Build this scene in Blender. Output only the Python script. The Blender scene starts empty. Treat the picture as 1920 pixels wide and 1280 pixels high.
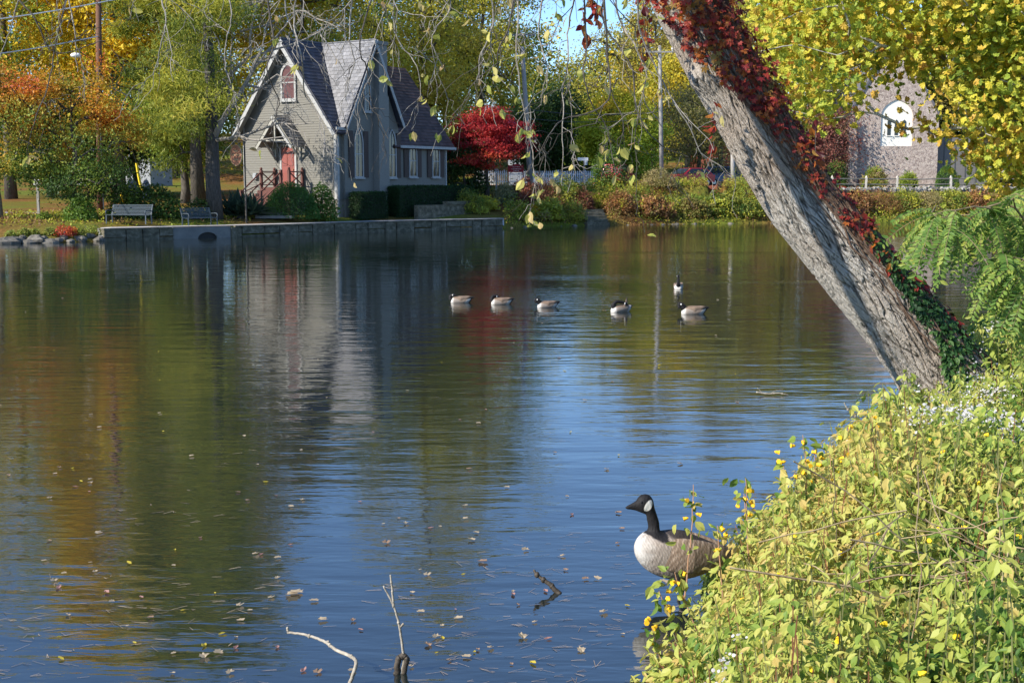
import bpy, math, random
import numpy as np
from math import radians as R, sin, cos, tan, pi
from mathutils import Vector, Matrix

random.seed(7)
RNG = np.random.default_rng(11)
scene = bpy.context.scene
COL = scene.collection
# ------------------------------------------------------------------ camera
F, EYE = 2382.0, 2.9
PIT = math.atan(295.0 / F)
cam_d = bpy.data.cameras.new('camera'); cam = bpy.data.objects.new('camera', cam_d); COL.objects.link(cam)
cam.location = (0, 0, EYE); cam.rotation_euler = (pi / 2 - PIT, 0, 0)
cam_d.sensor_width = 36; cam_d.lens = 36 * F / 1920; cam_d.clip_end = 3000; cam_d.clip_start = .05
scene.camera = cam

def at(px, py, Y):                       # the point at world depth Y seen at a pixel of the photo
    x = (px - 960) / F; u = (640 - py) / F
    k = Y / (cos(PIT) + sin(PIT) * u)
    return np.array([x * k, Y, EYE + k * (-sin(PIT) + cos(PIT) * u)])
def atz(px, py, z):                      # the point at height z seen at a pixel
    x = (px - 960) / F; u = (640 - py) / F
    k = (z - EYE) / (-sin(PIT) + cos(PIT) * u)
    return np.array([x * k, k * (cos(PIT) + sin(PIT) * u), z])
def qx(px): return (px - 960) / 2400.0
def nrm(v):
    v = np.asarray(v, float); return v / (np.linalg.norm(v, axis=-1, keepdims=True) + 1e-9)

# ------------------------------------------------------------------ noise
_perm = np.random.default_rng(3).random((64, 64, 64)).astype(np.float32)
def vnoise(p):
    p = np.asarray(p, float); i = np.floor(p).astype(int); f = p - i; f = f * f * (3 - 2 * f)
    def h(a, b, c): return _perm[(i[..., 0] + a) & 63, (i[..., 1] + b) & 63, (i[..., 2] + c) & 63]
    x, y, z = f[..., 0], f[..., 1], f[..., 2]
    a = (h(0,0,0)*(1-x)+h(1,0,0)*x)*(1-y)+(h(0,1,0)*(1-x)+h(1,1,0)*x)*y
    b = (h(0,0,1)*(1-x)+h(1,0,1)*x)*(1-y)+(h(0,1,1)*(1-x)+h(1,1,1)*x)*y
    return (a * (1 - z) + b * z) * 2 - 1
def fbm(p, o=3):
    p = np.asarray(p, float); s = 0; a = 1; t = 0
    for k in range(o):
        s = s + a * vnoise(p * 2 ** k + 17.3 * k); t += a; a *= .5
    return s / t

# ------------------------------------------------------------------ materials
MATS = {}
def newmat(name):
    m = bpy.data.materials.new(name); m.use_nodes = True; nt = m.node_tree
    b = nt.nodes['Principled BSDF']; MATS[name] = m
    return m, nt, b
def N(nt, t, **k):
    n = nt.nodes.new(t)
    for a, v in k.items():
        if a in n.inputs: n.inputs[a].default_value = v
        else: setattr(n, a, v)
    return n
def mnoise(name, c1, c2, scale=4, rough=.7, bump=.3, st=(1, 1, 1), det=6, c3=None, dist=.02, spec=.3, metal=0):
    m, nt, b = newmat(name); L = nt.links.new
    tc = N(nt, 'ShaderNodeTexCoord'); mp = N(nt, 'ShaderNodeMapping'); mp.inputs['Scale'].default_value = st
    L(tc.outputs['Object'], mp.inputs[0])
    n = N(nt, 'ShaderNodeTexNoise', Scale=scale, Detail=det, Roughness=.65); L(mp.outputs[0], n.inputs['Vector'])
    r = N(nt, 'ShaderNodeValToRGB'); L(n.outputs['Fac'], r.inputs[0])
    e = r.color_ramp.elements; e[0].position = .3; e[0].color = (*c1, 1); e[1].position = .7; e[1].color = (*c2, 1)
    if c3:
        x = e.new(.5); x.color = (*c3, 1)
    L(r.outputs[0], b.inputs['Base Color']); b.inputs['Roughness'].default_value = rough
    b.inputs['Specular IOR Level'].default_value = spec; b.inputs['Metallic'].default_value = metal
    if bump:
        bp = N(nt, 'ShaderNodeBump', Strength=bump, Distance=dist); L(n.outputs['Fac'], bp.inputs['Height']); L(bp.outputs[0], b.inputs['Normal'])
    return m
def mvcol(name, rough=.7, noise=.25, nscale=8, bump=0, st=(1, 1, 1), dist=.01, spec=.3):
    m, nt, b = newmat(name); L = nt.links.new
    a = N(nt, 'ShaderNodeAttribute', attribute_name='col'); tc = N(nt, 'ShaderNodeTexCoord')
    mp = N(nt, 'ShaderNodeMapping'); mp.inputs['Scale'].default_value = st; L(tc.outputs['Object'], mp.inputs[0])
    n = N(nt, 'ShaderNodeTexNoise', Scale=nscale, Detail=5, Roughness=.65); L(mp.outputs[0], n.inputs['Vector'])
    mr = N(nt, 'ShaderNodeMapRange'); L(n.outputs['Fac'], mr.inputs[0])
    for i, v in enumerate((.3, .7, 1 - noise, 1 + noise)): mr.inputs[i + 1].default_value = v
    vm = N(nt, 'ShaderNodeVectorMath', operation='SCALE'); L(a.outputs['Color'], vm.inputs[0]); L(mr.outputs[0], vm.inputs['Scale'])
    L(vm.outputs[0], b.inputs['Base Color']); b.inputs['Roughness'].default_value = rough; b.inputs['Specular IOR Level'].default_value = spec
    if bump:
        bp = N(nt, 'ShaderNodeBump', Strength=bump, Distance=dist); L(n.outputs['Fac'], bp.inputs['Height']); L(bp.outputs[0], b.inputs['Normal'])
    return m
def mleaf(name, trans=.35, rough=.55, spec=.35):
    m, nt, b = newmat(name); L = nt.links.new
    a = N(nt, 'ShaderNodeAttribute', attribute_name='col')
    L(a.outputs['Color'], b.inputs['Base Color']); b.inputs['Roughness'].default_value = rough
    b.inputs['Specular IOR Level'].default_value = spec
    t = N(nt, 'ShaderNodeBsdfTranslucent'); L(a.outputs['Color'], t.inputs['Color'])
    mx = N(nt, 'ShaderNodeMixShader'); mx.inputs[0].default_value = trans
    L(b.outputs[0], mx.inputs[1]); L(t.outputs[0], mx.inputs[2])
    L(mx.outputs[0], nt.nodes['Material Output'].inputs['Surface'])
    return m
def mplain(name, c, rough=.6, metal=0, var=.12, scale=6, spec=.4):
    return mnoise(name, tuple(x * (1 - var) for x in c), tuple(min(1, x * (1 + var)) for x in c), scale, rough, .08, metal=metal, spec=spec)

M_LEAF = mleaf('leaf', .4)
M_LEAFN = mleaf('leaf_near', .45, .5, .35)
M_VC = mvcol('vcol')
M_BARK = mnoise('bark_far', (.035, .03, .025), (.15, .13, .11), 7, .9, .6, (3, 3, .5))
M_TWIG = mnoise('twig', (.16, .14, .12), (.36, .33, .29), 30, .8, .4)
M_TWIGD = mnoise('twig_dark', (.035, .03, .025), (.12, .105, .09), 25, .85, .4)

# ------------------------------------------------------------------ geometry
class G:
    def __init__(s, origin=(0, 0, 0), M=None):
        s.V = []; s.Fc = []; s.C = []; s.n = 0; s.o = np.array(origin, float); s.M = None if M is None else np.array(M, float)
    def add(s, v, f, col=None):
        v = np.asarray(v, float).reshape(-1, 3)
        if s.M is not None: v = v @ s.M.T
        v = v + s.o
        for a in (f if isinstance(f, (list, tuple)) and len(f) and isinstance(f[0], np.ndarray) else [np.asarray(f, int)]):
            s.Fc.append(a + s.n)
        s.V.append(v)
        if col is None: col = (.5, .5, .5)
        c = np.asarray(col, float)
        if c.ndim == 1: c = np.tile(c[:3], (len(v), 1))
        s.C.append(c); s.n += len(v)
    def box(s, c, d, rot=None, col=None, taper=1.0):
        x, y, z = [a / 2 for a in d]
        v = np.array([(-x,-y,-z),(x,-y,-z),(x,y,-z),(-x,y,-z),(-x*taper,-y*taper,z),(x*taper,-y*taper,z),(x*taper,y*taper,z),(-x*taper,y*taper,z)])
        if rot is not None: v = v @ np.array(rot).T
        s.add(v + np.array(c), [(0,3,2,1),(4,5,6,7),(0,1,5,4),(1,2,6,5),(2,3,7,6),(3,0,4,7)], col)
    def prism(s, poly, axis_o, a, b, n, depth, col=None):
        # polygon (in plane a,b from axis_o) extruded along n by depth
        o = np.array(axis_o, float); a = np.array(a, float); b = np.array(b, float); n = np.array(n, float)
        P = np.array([o + a * p[0] + b * p[1] for p in poly]); k = len(P)
        v = np.vstack([P, P + n * depth]); c0 = s.n
        fs = [np.array([list(range(k))]), np.array([list(range(2 * k - 1, k - 1, -1))])]
        fs.append(np.array([(i, i + k, (i + 1) % k + k, (i + 1) % k) for i in range(k)]))
        s.add(v, fs, col)
    def bar(s, p, q, w, h=None, col=None, up=(0, 0, 1)):
        p = np.array(p, float); q = np.array(q, float); h = h or w; d = q - p; L = np.linalg.norm(d)
        if L < 1e-6: return
        d = d / L; u = np.array(up, float)
        if abs(d @ u) > .98: u = np.array((1., 0, 0))
        x = nrm(np.cross(d, u)); y = np.cross(x, d)
        s.box((p + q) / 2, (w, L, h), np.array([x, d, y]).T, col)
    def tube(s, P, r, k=6, col=None, cap=True):
        P = np.asarray(P, float); n = len(P); r = np.ones(n) * np.asarray(r, float)
        T = nrm(np.gradient(P, axis=0)); a = np.array((0, 0, 1.)) if abs(T[0][2]) < .9 else np.array((1., 0, 0))
        x = nrm(np.cross(T[0], a)); X = [x]
        for i in range(1, n):
            x = x - T[i] * (x @ T[i]); x = nrm(x); X.append(x)
        X = np.array(X); Y = np.cross(T, X); th = np.arange(k) / k * 2 * pi
        v = P[:, None] + r[:, None, None] * (np.cos(th)[None, :, None] * X[:, None] + np.sin(th)[None, :, None] * Y[:, None])
        i = np.arange(n - 1)[:, None] * k; j = np.arange(k)[None]; j2 = (j + 1) % k
        f = np.stack([i + j, i + j2, i + k + j2, i + k + j], -1).reshape(-1, 4)
        fs = [f]
        if cap: fs += [np.array([list(range(k))[::-1]]), np.array([list(range((n - 1) * k, n * k))])]
        if col is not None and np.ndim(col) == 2: col = np.repeat(np.asarray(col), k, 0)
        s.add(v.reshape(-1, 3), fs, col)
    def sphere(s, c, r, k=12, m=8, col=None):
        r = np.ones(3) * np.array(r)
        th = np.linspace(0, 2 * pi, k, endpoint=False); ph = np.linspace(0, pi, m + 1)
        v = np.array([[sin(p) * cos(t), sin(p) * sin(t), cos(p)] for p in ph for t in th]) * r + np.array(c)
        f = [(i * k + j, (i + 1) * k + j, (i + 1) * k + (j + 1) % k, i * k + (j + 1) % k) for i in range(m) for j in range(k)]
        s.add(v, f, col)
    def build(s, name, mat, parent=None, smooth=False, loc=None):
        me = bpy.data.meshes.new(name)
        V = np.vstack(s.V); C = np.vstack(s.C)
        if loc is not None: V = V - np.array(loc)
        fl = []; tot = []
        for a in s.Fc:
            a = np.atleast_2d(a); fl.append(a.reshape(-1)); tot.append(np.full(len(a), a.shape[1]))
        fl = np.concatenate(fl); tot = np.concatenate(tot); st = np.concatenate([[0], np.cumsum(tot)[:-1]])
        me.vertices.add(len(V)); me.vertices.foreach_set('co', V.astype(np.float32).ravel())
        me.loops.add(len(fl)); me.loops.foreach_set('vertex_index', fl.astype(np.int32))
        me.polygons.add(len(tot)); me.polygons.foreach_set('loop_start', st.astype(np.int32))
        me.polygons.foreach_set('use_smooth', np.full(len(tot), bool(smooth)))
        me.update(calc_edges=True); me.validate()
        ca = me.color_attributes.new('col', 'FLOAT_COLOR', 'POINT')
        ca.data.foreach_set('color', np.hstack([C, np.ones((len(C), 1))]).astype(np.float32).ravel())
        me.materials.append(mat)
        o = bpy.data.objects.new(name, me); COL.objects.link(o)
        if parent is not None: o.parent = parent
        if loc is not None and parent is None: o.location = loc
        return o

def tag(o, label=None, cat=None, group=None, kind=None):
    if label: o['label'] = label
    if cat: o['category'] = cat
    if group: o['group'] = group
    if kind: o['kind'] = kind
    return o
def thing(name, label, cat, loc=(0, 0, 0), rz=0, group=None):
    o = bpy.data.objects.new(name, None); COL.objects.link(o); o.location = [float(x) for x in loc]; o.rotation_euler = (0, 0, rz)
    o.empty_display_size = .2
    return tag(o, label, cat, group)
def dup(o, loc=None, rz=None, sc=None, label=None):
    c = o.copy(); COL.objects.link(c)
    if loc is not None: c.location = [float(x) for x in loc]
    if rz is not None: c.rotation_euler = (0, 0, rz)
    if sc is not None: c.scale = sc if isinstance(sc, tuple) else (sc, sc, sc)
    if label: c['label'] = label
    for ch in o.children:
        d = ch.copy(); COL.objects.link(d); d.parent = c
        for g in ch.children:
            e = g.copy(); COL.objects.link(e); e.parent = d
    return c

# ------------------------------------------------------------------ leaves
RH = (np.array([(0, 0, 0), (.32, .45, .05), (0, 1, -.05), (-.32, .45, .05)]), [np.array([[0, 1, 2, 3]])])
NEEDLE = (np.array([(0, 0, 0), (.10, .4, .02), (0, 1, -.1), (-.10, .4, .02)]), [np.array([[0, 1, 2, 3]])])
OV = (np.array([(0,0,0),(.24,.25,.07),(.30,.52,.08),(.15,.82,.03),(0,1,-.10),(-.15,.82,.03),(-.30,.52,.08),(-.24,.25,.07),(0,.5,0)]),
      [np.array([[0,1,2,8],[8,2,3,4],[8,4,5,6],[0,8,6,7]])])
LONG = (np.array([(0,0,0),(.13,.3,.03),(.12,.65,.03),(0,1,-.08),(-.12,.65,.03),(-.13,.3,.03),(0,.5,-.02)]),
      [np.array([[0,1,2,6],[0,6,4,5]]), np.array([[6,2,3],[6,3,4]])])
def _maple():
    tips = [(-90, .3), (-52, .6), (-28, .55), (-8, .82), (22, .66), (50, .92), (70, .78), (90, 1.05), (110, .78), (130, .92), (158, .66), (188, .82), (208, .55), (232, .6)]
    v = [(r * cos(R(a)) * .6, .35 + r * sin(R(a)) * .65, .06 * ((i % 2) * 2 - 1) + abs(r * cos(R(a))) * .12) for i, (a, r) in enumerate(tips)]
    return (np.array(v + [(0, .35, -.03)]), [np.array([[14, i, (i + 1) % 14] for i in range(14)])])
MAPLE = _maple()
def frames(n, rng, up=.6, out=None, outw=.4, droop=0.):
    nr = rng.normal(size=(n, 3)); nr = nrm(nr) + np.array((0, 0, up))
    if out is not None: nr = nr + nrm(out) * outw
    nr = nrm(nr); t = rng.normal(size=(n, 3)); t[:, 2] -= droop
    t = t - nr * (t * nr).sum(1, keepdims=True); t = nrm(t)
    return np.cross(t, nr), t, nr
def leaves(g, P, size, tmpl, cols, rng, up=.6, out=None, outw=.4, droop=0., var=.35, fr=None):
    n = len(P)
    if n == 0: return
    x, y, z = fr if fr is not None else frames(n, rng, up, out, outw, droop)
    tv, tf = tmpl; k = len(tv); sc = (size * (1 + var * (rng.random(n) * 2 - 1)))[:, None, None]
    v = P[:, None] + sc * (tv[None, :, 0:1] * x[:, None] + tv[None, :, 1:2] * y[:, None] + tv[None, :, 2:3] * z[:, None])
    fs = [(a[None] + (np.arange(n) * k)[:, None, None]).reshape(-1, a.shape[1]) for a in tf]
    g.add(v.reshape(-1, 3), fs, np.repeat(cols, k, 0))
def pal(ps, u):
    ps = np.array(ps, float); u = np.clip(u, 0, .9999) * (len(ps) - 1); i = u.astype(int); f = (u - i)[:, None]
    return ps[i] * (1 - f) + ps[np.minimum(i + 1, len(ps) - 1)] * f

# colours (linear)
YEL = (.80, .55, .03); YG = (.50, .48, .045); GRN = (.16, .26, .035); DGR = (.045, .09, .022); ORA = (.70, .27, .03)
RED = (.46, .035, .03); DRED = (.19, .015, .02); OLV = (.27, .26, .055); BRN = (.20, .11, .05); LGR = (.36, .44, .07); TAN = (.42, .30, .13)

def grow(g, trunk, trad, A, rng, tip=.02, arch=.15, sides=6, sub=4, pen=.25, pw=.5, wob=.12, rmax=.6):
    nodes = [np.array(p, float) for p in trunk]; par = list(range(-1, len(trunk) - 1)); pl = [0.] * len(trunk)
    for i in range(1, len(trunk)): pl[i] = pl[i - 1] + np.linalg.norm(nodes[i] - nodes[i - 1]) * .3
    first = 1 if len(trunk) > 2 else 0
    A = np.asarray(A); order = np.argsort(np.min(np.linalg.norm(A[:, None] - np.array(trunk)[None], axis=2), 1))
    chains = []
    for ai in order:
        a = A[ai]; NN = np.array(nodes); d = np.linalg.norm(NN - a, axis=1) + pen * np.array(pl) + np.maximum(0, NN[:, 2] - a[2]) * .6
        d[:first] += 50
        j = int(np.argmin(d)); L = np.linalg.norm(a - NN[j]); ch = [j]; s = NN[j]
        k = max(2, min(sub + 2, int(L / .7) + 2)) if sub else 2
        jit = rng.normal(size=(k, 3)) * wob * L / k
        for m in range(1, k + 1):
            t = m / k; p = s * (1 - t) + a * t + np.array((0, 0, arch * L * sin(pi * t))) + (jit[m - 1] if m < k else 0)
            nodes.append(p); par.append(ch[-1]); pl.append(pl[ch[-1]] + L / k); ch.append(len(nodes) - 1)
        chains.append(ch)
    w = np.zeros(len(nodes)); w[[c[-1] for c in chains]] = 1
    for i in range(len(nodes) - 1, 0, -1): w[par[i]] += w[i] * .999 if par[i] >= 0 else 0
    w = np.maximum(w, 1); r = np.minimum(tip * w ** pw, rmax)
    NN = np.array(nodes)
    for ch in chains:
        rr = r[ch].copy(); rr[0] = min(rr[0], rr[1] * 1.15); g.tube(NN[ch], rr, 5 if sides > 5 else sides, cap=False)
    g.tube(NN[:len(trunk)], trad, max(sides, 8))
    return chains, NN

def crown_pts(c, rad, n, rng, lob=.35, shell=.45, flat=0.):
    d = nrm(rng.normal(size=(n, 3))); rr = rng.random(n) ** (1 / 3) * (1 - shell) + shell * (1 - .25 * rng.random(n))
    rr = rr * (1 + lob * fbm(d * 2.2 + rng.random(3) * 40, 2) * 1.6)
    return np.array(c) + d * rr[:, None] * np.array(rad)

def tree(name, label, base, H, crown_c, rad, palette, nclus=80, nleaf=280, lsize=.24, spread=.75, trunk_r=.3, tmpl=RH, seed=0,
         up=.5, droop=0., lob=.35, cat='tree', group=None, huef=None, lean=(0, 0), arch=.12, csq=(1, 1, .7), tip=.03, bark=None, extra=None, mat=None, cvar=.55):
    rng = np.random.default_rng(seed + 100); base = np.array(base, float)
    t = thing(name, label, cat, base, 0, group)
    cc = np.array((crown_c[0], crown_c[1], crown_c[2]), float)       # local
    A = crown_pts(cc, rad, nclus, rng, lob)
    A = A[A[:, 2] > .4] if len(A[A[:, 2] > .4]) else A
    if extra is not None: A = np.vstack([A, np.array(extra)])
    top = cc[2] + rad[2] * .6; n = 7
    tr = np.array([(lean[0] * k / n + cc[0] * (k / n) ** 1.5 + rng.normal() * .06, lean[1] * k / n + cc[1] * (k / n) ** 1.5 + rng.normal() * .06, top * k / n) for k in range(n + 1)])
    tr[0] = (0, 0, -.25)
    trad = trunk_r * (1 - np.linspace(0, 1, n + 1) ** 1.2 * .85); trad[0] *= 1.35
    g = G(); chains, NN = grow(g, tr, trad, A, rng, tip=tip, arch=arch, rmax=trunk_r * .7)
    g.build('trunk', bark or M_BARK, t, True)
    P = []; ci = []
    for i, a in enumerate(A):
        k = int(nleaf * (.6 + .8 * rng.random())); P.append(a + rng.normal(size=(k, 3)) * spread * np.array(csq) * (.7 + .6 * rng.random())); ci.append(np.full(k, i))
    P = np.vstack(P); ci = np.concatenate(ci)
    u = rng.random(len(A))[ci] * cvar + rng.random(len(P)) * (1 - cvar) * .9 + fbm(P * .35 + seed, 2) * .25
    if huef is not None: u = huef(P, u, rng)
    g = G(); leaves(g, P, lsize, tmpl, pal(palette, u), rng, up, P - cc, .5, droop)
    g.build('crown', mat or M_LEAF, t)
    return t

def bush(name, label, base, rad, palette, n=1600, lsize=.14, seed=0, tmpl=RH, cat='shrub', group=None, solid=False, stems=9, up=.4, droop=0., lob=.3, mat=None):
    rng = np.random.default_rng(seed + 900); base = np.array(base, float)
    t = thing(name, label, cat, base, 0, group); rad = np.array(rad, float)
    d = nrm(rng.normal(size=(n, 3))); d[:, 2] = np.abs(d[:, 2]) * 1.0 - .12
    rr = (1 - .28 * rng.random(n) ** (3 if solid else 1)) * (1 + lob * fbm(d * 2.6 + seed * 3.1, 3))
    P = d * rr[:, None] * rad; P[:, 2] += rad[2] * .12; P[:, 2] = np.maximum(P[:, 2], .02)
    u = rng.random(n) * .45 + .28 + fbm(P * 1.1 / max(rad[0], .5) * 1.6 + seed, 3) * .7
    g = G(); leaves(g, P, lsize, tmpl, pal(palette, u), rng, up, P, .7, droop)
    if solid: pass
    else:
        m = n // 3; Q = rng.normal(size=(m, 3)) * rad * .38; Q[:, 2] = np.abs(Q[:, 2]) + .05
        leaves(g, Q, lsize, tmpl, pal(palette, rng.random(m) * .7), rng, up)
    g.build('foliage', mat or M_LEAF, t)
    g = G()
    for k in range(stems):
        a = rng.random() * 6.28; e = np.array((cos(a) * rad[0], sin(a) * rad[1], rad[2] * 1.1)) * (.5 + .3 * rng.random())
        g.tube([(0, 0, -.15), e * .4 + rng.normal(size=3) * .05, e], [.03, .02, .008], 5)
    g.build('stem', M_BARK, t)
    return t
# ------------------------------------------------------------------ world, sun
SUN_AZ = np.array((-.865, -.50)); SUN_EL = R(33)
w = bpy.data.worlds.new('World'); scene.world = w; w.use_nodes = True; nt = w.node_tree
bg = nt.nodes['Background']; sk = nt.nodes.new('ShaderNodeTexSky'); sk.sky_type = 'NISHITA'; sk.sun_disc = False
sd = Vector((SUN_AZ[0] * cos(SUN_EL), SUN_AZ[1] * cos(SUN_EL), sin(SUN_EL))).normalized()
sk.sun_elevation = SUN_EL; sk.sun_rotation = math.atan2(sd.x, sd.y); sk.air_density = .8; sk.dust_density = .1; sk.ozone_density = 5.5
nt.links.new(sk.outputs[0], bg.inputs[0]); bg.inputs[1].default_value = .15
ld = bpy.data.lights.new('sun', 'SUN'); lo = bpy.data.objects.new('sun', ld); COL.objects.link(lo)
ld.energy = 4.6; ld.angle = R(.5); ld.color = (1, .93, .80)
lo.rotation_euler = sd.to_track_quat('Z', 'Y').to_euler(); lo.location = (-30, -20, 40)
scene.view_settings.view_transform = 'Standard'; scene.view_settings.look = 'None'; scene.view_settings.exposure = .78
scene.cycles.max_bounces = 6; scene.cycles.transparent_max_bounces = 8; scene.cycles.sample_clamp_indirect = 6
scene.cycles.caustics_reflective = False; scene.cycles.caustics_refractive = False

# ------------------------------------------------------------------ shoreline and ground
_sp = [-2600, -600, 0, 100, 190, 320, 430, 550, 650, 800, 940, 1000, 1100, 1300, 1450, 1620, 1750, 1900, 2300, 4000]
_sy = [470, 462, 457, 455.5, 452, 448.3, 445.3, 441, 437, 432, 428.5, 425, 423, 420, 418.5, 418, 417, 416, 416, 416]
_sY = [atz(a, b, 0)[1] for a, b in zip(_sp, _sy)]
def shoreY(px): return np.interp(px, _sp, _sY)
def pxof(X, Y): return 960 + 2400 * np.asarray(X) / np.maximum(np.asarray(Y), 1)
def streetY(px): return np.interp(px, [0, 600, 760, 900, 1350, 1500, 1700, 2000], [124, 124, 104, 98.5, 98.5, 108, 112, 116])
def gz(X, Y):
    X = np.asarray(X, float); Y = np.asarray(Y, float); px = pxof(X, Y); s = shoreY(px); t = Y - s
    W = np.interp(px, [180, 200, 930, 950], [0, 1, 1, 0])
    L = streetY(px) - s
    soft = np.interp(t, [-1.5, 0, .8, 2.2, 4], [-.8, -.12, .3, .72, .9])
    hard = np.where(t < .12, -.8, np.interp(t, [1.9, 3.6], [.60, .86]))
    z = W * hard + (1 - W) * soft
    zs = np.where(px > 1480, 2.55, 2.72)
    z = np.where(t > 4, .88 + (zs - .88) * np.clip((t - 4) / (L - 5), 0, 1) ** 1.15, z)
    z = z + np.clip((Y - 150) * .14, 0, 9) + fbm(np.stack([X * .25, Y * .25, X * 0], -1), 3) * .07 * (t > 3)
    return z
def on(px, Y): 
    X = qx(px) * Y; return np.array((X, Y, float(gz(X, Y))))
qs = np.concatenate([np.linspace(-3000, -200, 30), np.linspace(-190, 2100, 300), np.linspace(2150, 5000, 30)])
ts = np.concatenate([[-6, -3, -1.5, -.8, -.3, 0, .11, .125], np.linspace(.4, 60, 170), np.linspace(62, 140, 40), [170, 250, 500, 1500]])
PX, TT = np.meshgrid(qs, ts); YY = shoreY(PX) + TT; XX = (PX - 960) / 2400 * YY
ZZ = gz(XX, YY); ZZ = np.where(YY > 300, 10, ZZ)
nr_, nc_ = PX.shape; ii = (np.arange(nr_ - 1)[:, None] * nc_ + np.arange(nc_ - 1)[None]).reshape(-1)
g = G(); g.add(np.stack([XX, YY, ZZ], -1).reshape(-1, 3), np.stack([ii, ii + 1, ii + nc_ + 1, ii + nc_], -1))
m, nt, b = newmat('lawn'); L = nt.links.new
tc = N(nt, 'ShaderNodeTexCoord')
n1 = N(nt, 'ShaderNodeTexNoise', Scale=.16, Detail=5); L(tc.outputs['Object'], n1.inputs['Vector'])
r1 = N(nt, 'ShaderNodeValToRGB'); L(n1.outputs['Fac'], r1.inputs[0]); e = r1.color_ramp.elements
e[0].position = .38; e[0].color = (.20, .11, .045, 1); e[1].position = .58; e[1].color = (.13, .17, .03, 1)
n2 = N(nt, 'ShaderNodeTexNoise', Scale=5, Detail=8, Roughness=.8); L(tc.outputs['Object'], n2.inputs['Vector'])
r2 = N(nt, 'ShaderNodeValToRGB'); L(n2.outputs['Fac'], r2.inputs[0]); e = r2.color_ramp.elements
e[0].position = .3; e[0].color = (.35, .33, .28, 1); e[1].position = .75; e[1].color = (1.7, 1.5, 1.2, 1)
mx = N(nt, 'ShaderNodeMix', data_type='RGBA', blend_type='MULTIPLY'); mx.inputs[0].default_value = 1
L(r1.outputs[0], mx.inputs[6]); L(r2.outputs[0], mx.inputs[7]); L(mx.outputs[2], b.inputs['Base Color']); b.inputs['Roughness'].default_value = .95
b.inputs['Specular IOR Level'].default_value = .1
bp = N(nt, 'ShaderNodeBump', Strength=.8, Distance=.06); L(n2.outputs['Fac'], bp.inputs['Height']); L(bp.outputs[0], b.inputs['Normal'])
tag(g.build('ground', m, None, True), kind='structure')

# near bank (right and under the camera)
_eY = [-30, 0, 3, 5, 7, 8.5, 10, 12, 13.5, 16, 20, 30, 45, 70, 95, 130]
_eX = [-1.5, -.5, -.1, .76, 1.24, 1.68, 2.4, 3.5, 4.25, 5.7, 7.6, 11.9, 20, 35, 52, 75]
def edgeX(Y): return np.interp(Y, _eY, _eX)
def bz(X, Y):
    o = np.asarray(X) - edgeX(Y); near = np.interp(Y, [0, 4, 14, 40], [1.25, .8, .7, .9])
    return np.interp(o, [-3, -.6, 0, .5], [-.8, -.25, -.04, .14]) + np.interp(o, [.3, 3, 40], [0, 1, 2.2]) * near + .05 * fbm(np.stack([np.asarray(X) * 1.3, np.asarray(Y) * 1.3, np.asarray(X) * 0], -1), 3)
ys = np.concatenate([np.linspace(-30, -2, 12), np.linspace(-1.5, 32, 160), np.linspace(33, 130, 60)]); os_ = np.concatenate([np.linspace(-3, 3, 50), np.linspace(3.3, 12, 24), [16, 25, 40, 80]])
OO, Y2 = np.meshgrid(os_, ys); X2 = edgeX(Y2) + OO; Z2 = bz(X2, Y2)
a, c_ = OO.shape; ii = (np.arange(a - 1)[:, None] * c_ + np.arange(c_ - 1)[None]).reshape(-1)
g = G(); g.add(np.stack([X2, Y2, Z2], -1).reshape(-1, 3), np.stack([ii, ii + 1, ii + c_ + 1, ii + c_], -1))
tag(g.build('bank', mnoise('soil', (.05, .04, .02), (.14, .12, .05), 6, .95, .8, c3=(.07, .08, .025)), None, True), kind='structure')
g = G(); g.add([(-400, -60, -1), (500, -60, -1), (500, 140, -1), (-400, 140, -1)], [(0, 1, 2, 3)])
tag(g.build('pond_bed', mplain('mud', (.03, .028, .018), .9)), kind='structure')

# water
m, nt, b = newmat('water'); L = nt.links.new
tc = N(nt, 'ShaderNodeTexCoord')
def wv(sc, st, det, dist=0., rot=0.):
    mp = N(nt, 'ShaderNodeMapping'); mp.inputs['Scale'].default_value = st; mp.inputs['Rotation'].default_value = (0, 0, rot); L(tc.outputs['Object'], mp.inputs[0])
    n = N(nt, 'ShaderNodeTexNoise', Scale=sc, Detail=det, Roughness=.5, Distortion=dist); L(mp.outputs[0], n.inputs['Vector']); return n.outputs['Fac']
def mth(op, a, b_, c=None):
    n = N(nt, 'ShaderNodeMath', operation=op)
    for i, v in enumerate((a, b_, c)):
        if v is None: continue
        if isinstance(v, (int, float)): n.inputs[i].default_value = v
        else: L(v, n.inputs[i])
    return n.outputs[0]
w1 = wv(1.0, (.55, 1.9, 1), 2, .3, .12)        # long low waves
w2 = wv(1.0, (2.2, 7.5, 1), 2, .4, -.06)        # ripples
w3 = wv(1.0, (8, 22, 1), 1, 0, .1)
patch = wv(.11, (1, 1.6, 1), 3, .6)            # calmer and rougher patches
pr = N(nt, 'ShaderNodeMapRange'); L(patch, pr.inputs[0])
for i, v in enumerate((.36, .66, .35, 1.5)): pr.inputs[i + 1].default_value = v
h = mth('ADD', mth('MULTIPLY', w1, .012), mth('MULTIPLY', mth('ADD', mth('MULTIPLY', w2, .0036), mth('MULTIPLY', w3, .0006)), pr.outputs[0]))
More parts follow.
